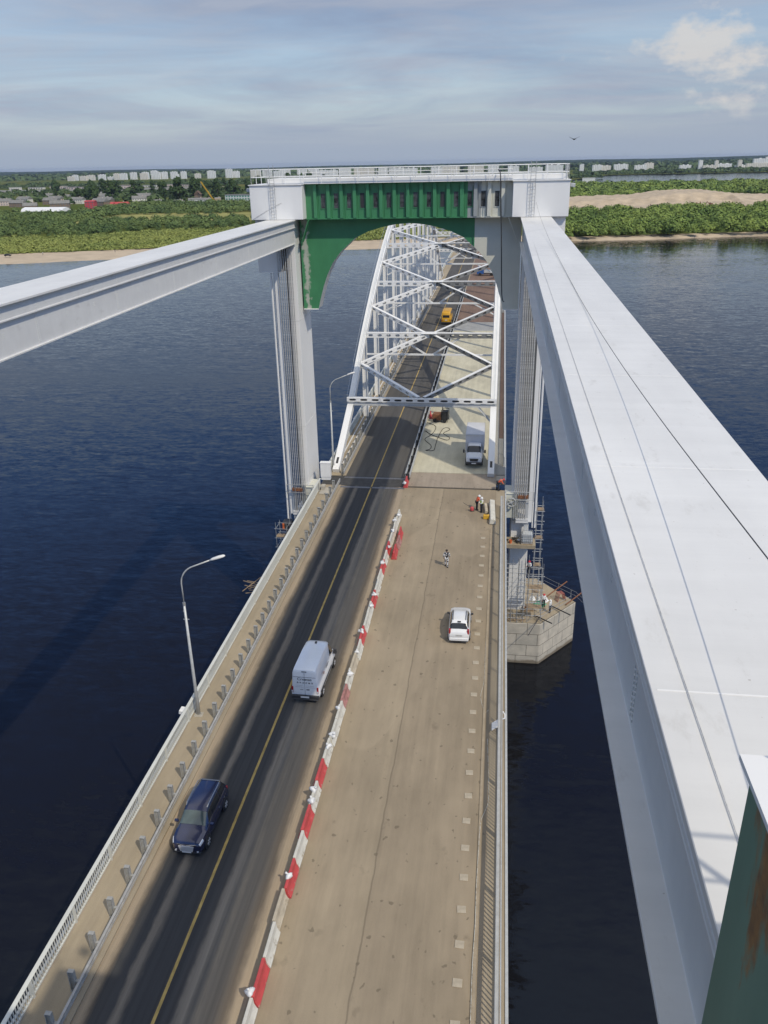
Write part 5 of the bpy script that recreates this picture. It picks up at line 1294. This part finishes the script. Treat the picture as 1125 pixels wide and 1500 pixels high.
cable('cable', 'thin grey wire lying straight along the left part of the right box girder', 'cable', [(2.0, 80, 27.6), (1.99, 78.5, 27.17), (1.985, 40, 27.165), (1.965, 2.4, 27.165)], .005, ROPE, 'wires over the right box girder')
cable('cable', 'thin wire hanging across the white front of the left corner box', 'cable', [(-20.7, 79.95, 28.7), (-22.3, 79.95, 27.95), (-23.6, 79.95, 27.25)], .015, ROPE)
# landing by the right leg
t = thing('tank', 'white water tank in a steel cage on the landing by the right leg', 'tank', (3.75, 79.75, -5.55)); MB().box(-.55, .55, -.5, .5, .16, 1.15).build('bladder', mat('milky_plastic', (.6, .62, .62), .4, .08, 3), t, bevel=.08)
b = MB()
for k in range(7): x = -.6+k*.2; b.tube([(x, -.56, .1), (x, -.56, 1.2), (x, .56, 1.2), (x, .56, .1)], .022, 5)
for z in (.15, .42, .7, .98, 1.2): b.tube([(-.6, -.56, z), (.6, -.56, z), (.6, .56, z), (-.6, .56, z), (-.6, -.56, z)], .022, 5)
b.build('cage', GALV, t); MB().box(-.6, .6, -.56, -.4, 0, .12).box(-.6, .6, -.08, .08, 0, .12).box(-.6, .6, .4, .56, 0, .12).build('pallet', WOOD, t)
simple('bucket', 'orange bucket among the tools on the landing by the right leg', 'bucket', (2.05, 79.45, -5.55), MB().lathe([(.001, .02), (.13, .02), (.13, 0), (.17, .36), (.15, .36), (.12, .04)], n=14), ORANGE, 0)
random.seed(3)
for k, (x, y, lab) in enumerate(((1.6, 79.9, 'pile of black angle iron at the railing end of the landing'), (2.7, 79.6, 'pile of dark iron offcuts beside the orange bucket on the landing'), (2.4, 80.3, 'tangle of steel rods lying at the back of the landing'))):
    b = MB()
    for q in range(7): a = random.uniform(0, 3.1); L = random.uniform(.3, .7); z = .03+.03*q; b.bar((-L*math.cos(a)/2, -L*math.sin(a)/2, z), (L*math.cos(a)/2, L*math.sin(a)/2, z+.06), .05, .05)
    simple('iron_pile', lab, 'scrap iron', (x, y, -5.55), b, DARK, 0, 'iron piles on the landing')
simple('plastic_bag', 'white rag bundle on the landing between the iron piles', 'bag', (2.95, 79.9, -5.55), bag_mesh(9), BAG, 0, smooth=True)
t = thing('pipe_drum', 'round grey pulley wheel on the cream housing beside the right railing', 'pulley', (1.95, 79.7, -.95)); MB().lathe([(.42, -.1), (.5, -.1), (.5, .1), (.42, .1), (.42, -.1)], n=22, axis='y', cap=False).build('rim', LGREY, t)
b = MB().lathe([(.001, -.05), (.12, -.05), (.12, .05), (.001, .05)], n=12, axis='y')
for k in range(4): a = k*1.5708+.4; b.bar((0, 0, 0), (.43*math.cos(a), 0, .43*math.sin(a)), .06, .06, (0, 1, 0))
b.build('spokes', GREYP, t)
def scaffold(name, label, x0, x1, y0, y1, z0, z1, sx, lift, loc_mat=GALV, boards=True):
    t = thing('scaffold', label, 'scaffold', (x0, y0, z0), 'scaffolds on the bridge piers'); b = MB(); random.seed(int(x0*7+z1*3))
    nx = max(1, round((x1-x0)/sx)); xs = [i*(x1-x0)/nx for i in range(nx+1)]; D = y1-y0; H = z1-z0; n = int(H/lift)
    for x in xs:
        for y in (0, D): b.tube([(x, y, 0), (x+random.uniform(-.03, .03), y, H+random.uniform(.2, .8))], .03, 5)
    b.build('standard', loc_mat, t); b = MB()
    for k in range(1, n+1):
        z = k*lift
        for y in (0, D): b.tube([(-.2, y, z), (x1-x0+.2, y, z+random.uniform(-.04, .04))], .026, 5)
        for x in xs: b.tube([(x, -.2, z+.05), (x, D+.2, z+.05)], .026, 5)
    for i in range(nx): b.tube([(xs[i], -.04, (i % 2)*lift), (xs[i+1], -.04, lift*(1+(i+1) % 2))], .024, 5)
    b.build('ledger', loc_mat, t)
    if boards:
        for k in range(2, n+1, 3): MB().box(-.1, x1-x0+.1, .1, .92, k*lift+.06, k*lift+.1).build('platform_board', WOOD, t)
    return t
scaffold('s', 'dense pipe scaffold in front of the white pylon on the stone pier', 1.75, 3.7, 77.95, 78.95, -14.37, -7.3, .65, .55, boards=False)
scaffold('s', 'pipe scaffold with platforms to the right of the white pylon on the stone pier', 4.15, 5.6, 78.2, 80.2, -14.37, -8.0, 1.4, .8)
scaffold('s', 'tall narrow access scaffold along the outer side of the right leg', 4.75, 5.35, 80.6, 82.2, -14.37, -1.5, .6, 1.1)
scaffold('s', 'pipe scaffold around the foot of the left leg by the left railing', -23.3, -21.0, 78.4, 80.0, -14.37, -4.4, 1.1, 1.1)
for k, (a, q, lab) in enumerate((((6.3, 83.4, -14.2), (9.03, 87.1, -13.9), 'rusty pipe sticking out over the far edge of the stone pier'), ((8.6, 82.1, -14.2), (11.06, 85.2, -13.8), 'rusty pipe sticking out beyond the tip of the stone pier'), ((6.9, 81.7, -14.2), (8.9, 79.5, -14.0), 'dark pipe sticking out over the right front edge of the stone pier'), ((5.0, 79.4, -14.2), (6.8, 77.5, -14.0), 'dark pipe sticking out over the front corner of the stone pier'), ((5.5, 78.7, -14.1), (4.2, 75.2, -14.3), 'thin dark pole hanging out toward the viewer from the stone pier'))):
    o = Vector(a); b = MB().tube([Vector((0, 0, 0)), Vector(q)-o], .07 if k < 4 else .035, 7); simple('pipe', lab, 'pipe', a, b, RUST if k < 2 else DARK, 0, 'pipes sticking out of the stone pier')
t = thing('wire_fence', 'thin wire guard line strung round the nose of the stone pier', 'guard line', (9.8, 84, -14.3)); b = MB()
for z in (.25, .75): b.tube([(-3.6, 3.6, z), (0, 0, z), (1.1, -2.3, z)], .018, 4); b.tube([(-.6, -1.0, z), (-3.2, -4.0, z), (-4.2, -5.3, z)], .018, 4)
for p in ((-3.6, 3.6), (-1.8, 1.8), (-.5, .2), (-.6, -1.0), (-2.0, -2.6), (-4.2, -5.3)): b.tube([(p[0], p[1], 0), (p[0], p[1], .85)], .025, 5)
b.build('wire_and_stakes', GALV, t)
TARP = mat('green_sheeting', (.08, .38, .22), .5, .2, 4)
def heap(seed, sx, sy, h):
    g = random.Random(seed); n = 14; b = MB(); vs = []; 
    for i in range(6):
        for j in range(n):
            a = 6.283*j/n; r = (1-i/5)**.6*(1+.25*g.uniform(-1, 1)); vs.append((sx*r*math.cos(a), sy*r*math.sin(a), h*(i/5)*(1+.2*g.uniform(-1, 1))))
    return b.add(vs, [(i*n+j, i*n+(j+1) % n, (i+1)*n+(j+1) % n, (i+1)*n+j) for i in range(5) for j in range(n)]+[tuple(range(5*n, 6*n))])
simple('sheeting', 'heap of green plastic sheeting on the stone pier', 'sheeting', (5.75, 82.1, -14.38), heap(1, .75, .5, .55), TARP, 0)
simple('sheeting', 'heap of white plastic sheeting behind the green one on the stone pier', 'sheeting', (6.1, 83.2, -14.38), heap(2, .6, .7, .6), BAG, 0)
simple('sheeting', 'small white bundle left of the green sheeting on the stone pier', 'sheeting', (4.9, 83.3, -14.38), heap(4, .4, .4, .4), BAG, 0)
t = thing('crate', 'open timber crate at the foot of the scaffold on the stone pier', 'crate', (4.35, 80.9, -14.38)); MB().box(-.6, .6, -.45, -.38, 0, .4).box(-.6, .6, .38, .45, 0, .4).box(-.6, -.53, -.38, .38, 0, .4).box(.53, .6, -.38, .38, 0, .4).build('sides', WOOD, t); MB().box(-.53, .53, -.38, .38, 0, .1).build('base', RUST, t)
t = thing('frame_stack', 'stack of red steel frames near the tip of the stone pier', 'frame', (8.0, 83.4, -14.38), None, R(30)); b = MB()
for k in range(4): b.tube([(-.5, -.35+.2*k, .05), (-.3, -.35+.2*k, 1.0), (.3, -.35+.2*k, 1.0), (.6, -.35+.2*k, .05)], .05, 6)
b.build('frames', mat('dull_red_paint', (.30, .09, .07), .6, .2, 5), t)
for k, (y, L) in enumerate(((77.98+.35, 2.6), (77.98+.75, 2.9))): simple('plank', 'long timber plank on the front edge of the stone pier, %s one' % ('nearer', 'farther')[k], 'plank', (2.6, y, -14.34), MB().box(-L/2, L/2, -.1, .1, -.03, .04), WOOD, .01, 'planks on the stone pier')
b = MB(); random.seed(12)
for k in range(9): a = random.uniform(-.6, 1.2); L = random.uniform(1.5, 3.6); x, y = random.uniform(-.8, .8), random.uniform(-1.2, 1.2); b.tube([(x-L/2*math.cos(a), y-L/2*math.sin(a), .1+.08*k), (x+L/2*math.cos(a), y+L/2*math.sin(a), .2+.1*k)], .05, 5)
simple('pole_pile', 'tangle of old timber poles sticking out from the left pier over the water', 'timber', (-27.3, 82.4, -14.38), b, WOOD, 0)
t = thing('generator', 'dark machine with an orange panel beside the left leg below the railing', 'machine', (-22.6, 80.9, -5.55)); MB().box(-.5, .5, -.5, .5, .1, 1.0).build('housing', DARK, t, bevel=.04); MB().box(-.52, -.3, -.55, -.5, .2, .9).build('panel', ORANGE, t, bevel=.02); MB().box(-.55, .55, -.45, -.35, 0, .1).box(-.55, .55, .35, .45, 0, .1).build('skid', RUST, t)
t = thing('cable_tray', 'white cable guard clipped to the right railing', 'cable guard', (.78, 40.9, .2)); MB().prism([(-.35, .0), (.1, .35), (.1, .42), (-.35, .06)], 'y', -.35, .35).build('guard', WHITE, t, bevel=.01); MB().tube([(.3, -.3, .9), (.42, -.1, .8), (.42, .2, .85), (.3, .35, .95)], .04, 6).build('clip', WHITE, t)

# bird in the sky
t = thing('bird', 'small dark bird gliding in the sky above the right end of the far tower', 'bird', (11.15, 150, 34.9), None, R(20)); b = MB()
prof = [(.001, -.5), (.06, -.4), (.11, -.15), (.10, .1), (.05, .32), (.07, .38), (.05, .47), (.001, .56)]; b.lathe(prof, n=8, axis='y')
for s in (-1, 1): b.prism([(s*.05, .12), (s*.45, .22), (s*.95, -.08), (s*.5, -.02), (s*.05, -.14)], 'z', .01, .035); 
b.prism([(-.04, -.45), (.04, -.45), (.12, -.75), (-.12, -.75)], 'z', -.01, .01)
b.v = [(x, y, z+abs(x)*.38) for x, y, z in b.v]; b.build('body', DARK, t)

# ------------------------------------------------------------------ far bank: trees, houses, blocks, crane
def proto_tree(seed, hgt, wid):
    g = np.random.default_rng(seed); t = bpy.data.objects.new('tree', None); COL.objects.link(t)
    b = MB(); b.tube([(0, 0, 0), (.1*hgt*.02, 0, hgt*.3), (0, .02*hgt, hgt*.8)], hgt*.022, 7, hgt*.006)
    n = 26; c = []; r = []
    for k in range(n):
        u = g.uniform(.12, 1); a = g.uniform(0, 6.283); prof = math.sin(math.pi*min(1, u*.86+.12))**.7; rr = wid*.5*prof*g.uniform(.25, 1)
        p = (rr*math.cos(a), rr*math.sin(a), hgt*(.12+.86*u)); c.append(p); q = wid*g.uniform(.14, .24); r.append((q, q, q*1.2))
        if k < 9: b.tube([(0, 0, hgt*(.15+.5*u)), (p[0]*.8, p[1]*.8, p[2])], hgt*.008, 5, hgt*.002)
    b.build('trunk', TRUNK, t)
    global rng; save = rng; rng = g; C = leaf_quads(np.array(c), np.array(r), 60, .30); rng = save
    quads_mesh('crown', C, LF_TREE, t); return t
protos = [proto_tree(41, 24, 15), proto_tree(42, 26, 11), proto_tree(43, 20, 17), proto_tree(44, 22, 9)]; used = [False]*4
TR = [(-640,1300,2,1.0),(-612,1308,0,1.05),(-585,1330,1,1.1),(-541,1345,1,1.0),(-520,1320,3,.9),(-500,1300,0,1.2),(-484,1330,2,1.15),(-468,1310,0,1.1),(-452,1345,1,1.1),(-437,1300,3,1.0),(-421,1330,0,1.0),(-405,1360,1,.95),(-700,1400,2,.9),(-735,1360,3,.8),(-770,1380,2,.7),(-566,1400,3,1.0),(-395,1400,0,1.1),(-372,1420,2,1.2),(-350,1390,1,1.1),(-332,1420,0,1.2),(-314,1400,2,1.1),(-300,1440,1,1.15),(-660,1420,1,.9),(-820,1420,3,.8),(-548,1500,0,1.1),(-470,1480,2,1.1),(-430,1500,0,1.1),(-360,1520,1,1.1),(-325,1500,2,1.15)]
gt = random.Random(17)
for k in range(29):
    a = gt.uniform(-.46, -.22) if k < 22 else gt.uniform(-.5, -.40); d = gt.uniform(1290, 1800); TR.append((d*math.tan(a), d, gt.randrange(4), gt.uniform(.8, 1.2)))
TR = [(x, y, k, s*1.12) for x, y, k, s in TR]
TR.sort(key=lambda q: math.atan2(q[0], q[1]))
KIND = ['tall dark poplar with a full crown', 'tall slim dark poplar', 'broad round dark tree', 'narrow dark tree']
for i, (x, y, k, s) in enumerate(TR):
    o = protos[k] if not used[k] else copy_tree(protos[k]); used[k] = True
    o.location = (x, y, -17.85); o.rotation_euler = (0, 0, i*1.7); o.scale = (s, s, s)
    tag(o, KIND[k]+' on the left bank, %s tall tree from left' % nth(i), 'tree', 'tall trees on the left bank')

WALLS = [mat('pale_block_wall', (.78, .78, .76), .8, .05, .05), mat('cream_block_wall', (.72, .68, .60), .8, .06, .05), mat('pinkish_block_wall', (.58, .48, .42), .8, .06, .05)]
WINM = mat('far_window_band', (.13, .14, .16), .4, .3, .2); ROOFG = mat('grey_sheet_roof', (.20, .195, .18), .7, .2, .3); ROOFR = mat('red_sheet_roof', (.45, .06, .06), .6, .15, .3); WOODW = mat('brown_log_wall', (.22, .16, .11), .85, .2, .5); WHITEW = mat('white_wall', (.70, .70, .68), .7, .05, .3)
def block(x, y, w, d, h, wall, label, group, z=-17.9):
    t = thing('apartment_block', label, 'apartment block', (x, y, z), group)
    MB().box(-w/2, w/2, 0, d, 0, h).box(-w*.2, -w*.1, d*.3, d*.6, h, h+2.2).box(w*.15, w*.3, d*.3, d*.6, h, h+1.8).build('walls', wall, t)
    b = MB(); n = max(3, int(h/3)); m = max(4, int(w/6))
    for i in range(n):
        for j in range(m): b.box(-w/2+(j+.32)*w/m, -w/2+(j+.66)*w/m, -.12, .05, (i+.34)*h/n, (i+.72)*h/n)
    b.build('windows', WINM, t); return t
g = random.Random(8); L = []
a0, a1 = math.atan2(-1500, 3860), math.atan2(-560, 3860)
for k in range(28):
    x = -1965+k*30+g.uniform(-3, 3); h = g.choice([14, 19, 22, 24]) if x < -1760 else g.choice([20, 27, 30, 30, 36])
    if -1412 < x < -1372 or g.random() < .12: continue
    L.append((x, 3790+g.uniform(-60, 90), g.uniform(23, 38), 14, h))
for k in range(12): L.append((-1105+k*52+g.uniform(-8, 8), 3780+g.uniform(-40, 80), g.uniform(34, 50), 14, g.choice([24, 28, 30])))
for k in range(9): L.append((-480+k*86+g.uniform(-15, 15), 3700+g.uniform(-60, 200), g.uniform(40, 75), 14, g.choice([20, 26, 30])))
L.sort(key=lambda q: q[0])
for i, (x, y, w, d, h) in enumerate(L): block(x, y, w, d, h, WALLS[g.choice([0, 0, 1, 0, 0, 1])], 'pale apartment block on the left horizon, %s from the left' % nth(i), 'apartment blocks on the horizon')
Rr = [(298, 3500, 16, 30), (356, 3500, 34, 27), (385, 3520, 50, 24), (445, 3490, 52, 28), (520, 3500, 44, 23), (556, 3530, 34, 30), (690, 3520, 42, 20), (742, 3500, 14, 36), (770, 3480, 46, 18), (800, 3500, 12, 34), (835, 3540, 60, 22), (880, 3480, 14, 34), (905, 3500, 70, 16), (950, 3470, 95, 22), (985, 3560, 70, 38), (1040, 3580, 80, 44), (1090, 3470, 120, 13), (1160, 3490, 90, 16)]
for i, (x, y, w, h) in enumerate(Rr): block(x*.98, y-60, w, 16, h*.95, WALLS[(0, 0, 1)[i % 3] if x < 800 else (0, 1)[i % 2]], 'pale building on the shore beyond the second river arm, %s from the left' % nth(i), 'buildings on the opposite shore')
# long low rows of sheds behind the village
for i, (x, y, w) in enumerate(((-1290, 2280, 44), (-1235, 2300, 46), (-1180, 2270, 40), (-1130, 2290, 40), (-1080, 2310, 44), (-1022, 2290, 46), (-965, 2300, 40), (-910, 2270, 40), (-860, 2290, 38), (-1330, 2240, 30), (-1115, 2200, 60), (-1000, 2190, 50))):
    hh = 5+(i*2) % 4; t = thing('shed_row', 'long low grey-pink shed far behind the village, %s from the left' % nth(sorted([-1290/2280, -1235/2300, -1180/2270, -1130/2290, -1080/2310, -1022/2290, -965/2300, -910/2270, -860/2290, -1330/2240, -1115/2200, -1000/2190]).index(x/y)), 'shed', (x, y, -17.9), 'sheds behind the village'); MB().box(-w/2, w/2, 0, 14, 0, hh).build('walls', WALLS[2] if i % 3 else WALLS[1], t)
    b = MB()
    for j in range(6): b.box(-w/2+(j+.25)*w/6, -w/2+(j+.7)*w/6, -.12, .05, .8, 3.6)
    b.build('doors', WINM, t); MB().box(-w/2-.5, w/2+.5, -.6, 14.6, hh, hh+.5).build('roof', ROOFG, t)
yard = MB().add([(-1450, 1950, -17.6), (-760, 1990, -17.6), (-720, 2240, -17.6), (-1500, 2220, -17.6)], [(0, 1, 2, 3)]).build('yard', mat('grey_yard_ground', (.21, .20, .17), .95, .2, .02)); yard['kind'] = 'structure'
def house(x, y, w, d, h, rh, wall, roof, label, rz=0, group='houses of the village', cat='house'):
    t = thing('house', label, cat, (x, y, -17.9), group, rz)
    MB().box(-w/2, w/2, -d/2, d/2, 0, h).build('walls', wall, t)
    o = .5; r = MB().prism([(-d/2-o, h-.1), (d/2+o, h-.1), (0, h+rh)], 'x', -w/2-o, w/2+o).build('roof', roof, t)
    MB().box(w*.2, w*.2+.9, -.4, .5, h+rh*.5, h+rh+1.0).build('chimney', WALLS[2], r)
    b = MB(); n = max(3, int(w/3.5))
    for fl in range(max(1, int(h/3))):
        for j in range(n): b.box(-w/2+(j+.3)*w/n, -w/2+(j+.7)*w/n, -d/2-.06, -d/2+.05, fl*3+1, fl*3+2.4)
    b.build('windows', WINM, t)
H = [(-618, 1150, 26, 12, 6, 4, WOODW, ROOFG), (-690, 1260, 24, 12, 6.5, 4, WOODW, ROOFG), (-655, 1275, 22, 12, 6.5, 3.5, WALLS[1], ROOFG), (-720, 1330, 26, 12, 6.5, 4, WALLS[2], ROOFG), (-600, 1255, 24, 12, 6, 4, WOODW, ROOFG), (-636, 1345, 26, 12, 6.5, 4, WALLS[1], ROOFG), (-572, 1180, 24, 12, 6.5, 4.5, WOODW, ROOFG), (-745, 1400, 24, 12, 6.5, 4, WOODW, ROOFG), (-680, 1420, 26, 12, 6.5, 4, WALLS[2], ROOFG), (-640, 1110, 18, 10, 5, 4, WOODW, ROOFG), (-775, 1330, 24, 12, 6.5, 4, WALLS[1], ROOFG)]
H += [(-800, 1290, 24, 12, 6.5, 4, WALLS[1], ROOFG), (-705, 1190, 22, 11, 6, 4, WOODW, ROOFG), (-760, 1245, 24, 12, 6.5, 4, WALLS[2], ROOFG), (-820, 1480, 26, 12, 6.5, 4, WALLS[1], ROOFG), (-600, 1400, 24, 12, 6.5, 4, WOODW, ROOFG), (-560, 1290, 22, 11, 6, 4, WALLS[1], ROOFG), (-730, 1520, 26, 12, 6.5, 4, WALLS[1], ROOFG)]
H.sort(key=lambda q: q[0]/q[1])
for i, q in enumerate(H): house(*q, 'grey-roofed two-storey village house on the left bank, %s from the left' % nth(i), R((i*37) % 50-25))
house(-557, 1120, 13, 12, 9, 1.5, mat('red_wall', (.48, .06, .07), .6, .1, .3), ROOFR, 'square red building behind the long white hangar', R(8))
house(-519, 1128, 24, 10, 4.5, 3, WALLS[1], ROOFR, 'long low house with a red roof right of the square red building', R(6))
for i, (x, y, w, h, rh) in enumerate(((-461, 1195, 12, 5, 2), (-431, 1190, 24, 7, 2), (-452, 1180, 10, 4, 2), (-414, 1185, 9, 6, 3), (-404, 1200, 8, 5, 4), (-498, 1210, 12, 5, 2))): house(x, y, w, 9, h, rh, WHITEW, ROOFG, 'small white house among the poplars, %s from the left' % nth(sorted([-461/1195, -431/1190, -452/1180, -414/1185, -404/1200, -498/1210]).index(x/y)), R(12), 'small white houses among the poplars')
t = thing('hangar', 'long white tent hangar among the bushes on the left bank', 'hangar', (-557, 1000, -17.9), None, R(-9)); pr = [(-9, 0), (-9, 3.2), (-6.5, 6.0), (0, 7.6), (6.5, 6.0), (9, 3.2), (9, 0)]
MB().prism(pr, 'x', -30, 30).build('canvas', mat('white_canvas', (.78, .78, .77), .6, .03, .2), t); MB().box(-30.1, -30, -3, 3, 0, 4.2).build('gate', LGREY, t)
t = thing('office_building', 'low white building with green window bands beside the left end of the far tower', 'building', (-368, 1212, -17.9), None, R(-6)); MB().box(-30, 30, 0, 14, 0, 11).build('walls', WHITEW, t); MB().box(-30.6, 30.6, -.5, 14.5, 11, 11.8).build('roof', ROOFG, t)
b = MB()
for fl in (0, 1, 2):
    for j in range(14): b.box(-29+j*4.2, -29+j*4.2+2.7, -.15, .05, 1.4+fl*3.4, 3.4+fl*3.4)
b.build('windows', mat('green_window_band', (.10, .26, .20), .4, .2, .3), t)
t = thing('crane', 'yellow mobile crane with raised lattice boom on the left bank', 'crane', (-411, 1195, -17.9)); YC = mat('yellow_crane_paint', (.62, .38, .03), .5, .08, 1)
b = MB()
for k in range(14):
    p = Vector((4-18*k/14*1.0+0, 0, 3+27*k/14)); q = Vector((4-18*(k+1)/14, 0, 3+27*(k+1)/14))
    for dx, dy in ((-.7, -.7), (.7, -.7), (.7, .7), (-.7, .7)): b.bar(p+Vector((dx, dy, 0)), q+Vector((dx, dy, 0)), .28, .28)
    b.bar(p+Vector((-.7, -.7, 0)), q+Vector((.7, -.7, 0)), .2, .2); b.bar(p+Vector((-.7, .7, 0)), q+Vector((.7, .7, 0)), .2, .2)
b.build('boom', YC, t); MB().box(1, 9, -1.6, 1.6, 2.2, 5).build('cab', YC, t, bevel=.1); MB().box(-3, 13, -1.5, 1.5, 1.0, 2.2).build('chassis', DARK, t)
MB().tube([(12, 0, 2.2), (12, 0, 7)], .3, 6).tube([(12, 0, 7), (2, 0, 6.5)], .3, 6).tube([(2, 0, 6.5), (2, 0, 3)], .3, 6).build('outrigger_frame', YC, t); MB().tube([(-14, 0, 30), (-14.4, 0, 22)], .25, 6).build('hook_line', LGREY, t)
t = thing('tower_ruin', 'brownish wooden tower house with a dark roof near the yellow crane', 'building', (-436, 1205, -17.9)); MB().box(-4, 4, 0, 8, 0, 13).build('walls', WOODW, t); MB().prism([(-5, 12.9), (5, 12.9), (0, 18)], 'y', -.6, 8.6).build('roof', mat('brown_roof', (.14, .09, .06), .8, .2, .3), t); MB().box(-3, -1, -.1, .05, 7, 9).box(1, 3, -.1, .05, 7, 9).build('windows', WINM, t)
# things on the beach and in the sand pit
t = thing('car', 'tiny dark car parked on the sandy beach at far left', 'car', (-307, 496, -17.55), None, R(20)); MB().prism([(-2.1, .35), (2.1, .35), (2.1, .9), (1.3, 1.0), (.7, 1.5), (-1.2, 1.5), (-2.0, .95)], 'y', -.85, .85).build('body', DARK, t, bevel=.08)
for x in (-1.3, 1.3):
    for y in (-.8, .8): MB().lathe([(.05, -.1), (.33, -.1), (.33, .1), (.05, .1)], (x, y, .33), 12, 'y').build('wheel', BLACK, t)
MB().prism([(.75, 1.0), (.6, 1.42), (-1.1, 1.42), (-1.6, 1.0)], 'y', -.87, .87).build('window', GLASS, t)
for i, (x, y, h, lab) in enumerate(((-289, 506, 0, 'person in white standing on the beach by the willow scrub'), (-247, 520, 0, 'person in dark clothes at the scrub edge on the right part of the beach'))):
    person(lab, (x, y, -17.8), R(40*i), WHC if i == 0 else DKC, DKC, dict(), hair=HAIR, scale=1.0)
def digger(x, y, z, lab, rz):
    t = thing('excavator', lab, 'excavator', (x, y, z), 'diggers in the sand pit', rz); m = RUST
    MB().box(-1.6, 1.6, -1.4, -.7, 0, .9).box(-1.6, 1.6, .7, 1.4, 0, .9).build('track', DARK, t, bevel=.1); MB().box(-1.7, 1.3, -1.2, 1.2, 1.0, 2.6).build('body', m, t, bevel=.1); MB().box(.3, 1.6, -1.2, -.1, 1.0, 3.2).build('cab', GLASS, t, bevel=.05)
    MB().bar((1.2, .3, 1.8), (3.6, .3, 4.2), .4, .5).bar((3.6, .3, 4.2), (5.2, .3, 1.6), .3, .4).prism([(4.8, .9), (5.8, 1.2), (5.4, 1.9), (4.9, 1.8)], 'y', -.2, .8).build('arm', m, t)
for x, y, z, lab, rz in ((94, 838, -14.8, 'small brown digger at the left foot of the sand pit', .3), (121, 850, -14.7, 'small brown digger second from the left in the sand pit', 2.0), (186, 889, -14.2, 'brown digger just left of the dug sand cliff', .5), (194, 901, -14.0, 'brown digger higher up against the dug sand cliff', 1.2), (204, 899, -14.0, 'brown digger right of the two by the dug sand cliff', 2.6)): digger(x, y, z, lab, rz)
t = thing('shed_row', 'low white shed in the wood behind the sand bank', 'shed', (176, 1885, -17.9)); MB().box(-13, 13, 0, 8, 0, 11).build('walls', WHITEW, t); MB().box(-13.5, 13.5, -.4, 8.4, 11, 12).build('roof', WHITEW, t)
t = thing('mast', 'small red mast in the wood at far right', 'mast', (480, 1500, -17.9)); b = MB()
for k in range(8): b.bar((-.9+.1*k, 0, 2.4*k), (-.9+.1*(k+1), 0, 2.4*(k+1)), .35, .35); b.bar((.9-.1*k, 0, 2.4*k), (.9-.1*(k+1), 0, 2.4*(k+1)), .35, .35); b.bar((-.9+.1*k, 0, 2.4*k), (.9-.1*k, 0, 2.4*(k+1)), .25, .25)
b.build('lattice', mat('red_mast_paint', (.40, .08, .06), .6, .1, 1), t)

# ------------------------------------------------------------------ air
def make_haze():
    o = MB().box(-13900, 13900, -300, 15700, -24, 46).build('haze', None); m = bpy.data.materials.new('haze_air'); m.use_nodes = True; nt = m.node_tree
    nt.nodes.remove(nt.nodes['Principled BSDF']); v = nt.nodes.new('ShaderNodeVolumePrincipled'); v.inputs['Color'].default_value = (.62, .74, .95, 1); v.inputs['Density'].default_value = 3.5e-5; v.inputs['Anisotropy'].default_value = .2
    nt.links.new(v.outputs[0], nt.nodes['Material Output'].inputs['Volume']); o.data.materials.append(m); o['kind'] = 'stuff'; o['label'] = 'thin pale haze over the river and the far bank'; o['category'] = 'haze'
make_haze()
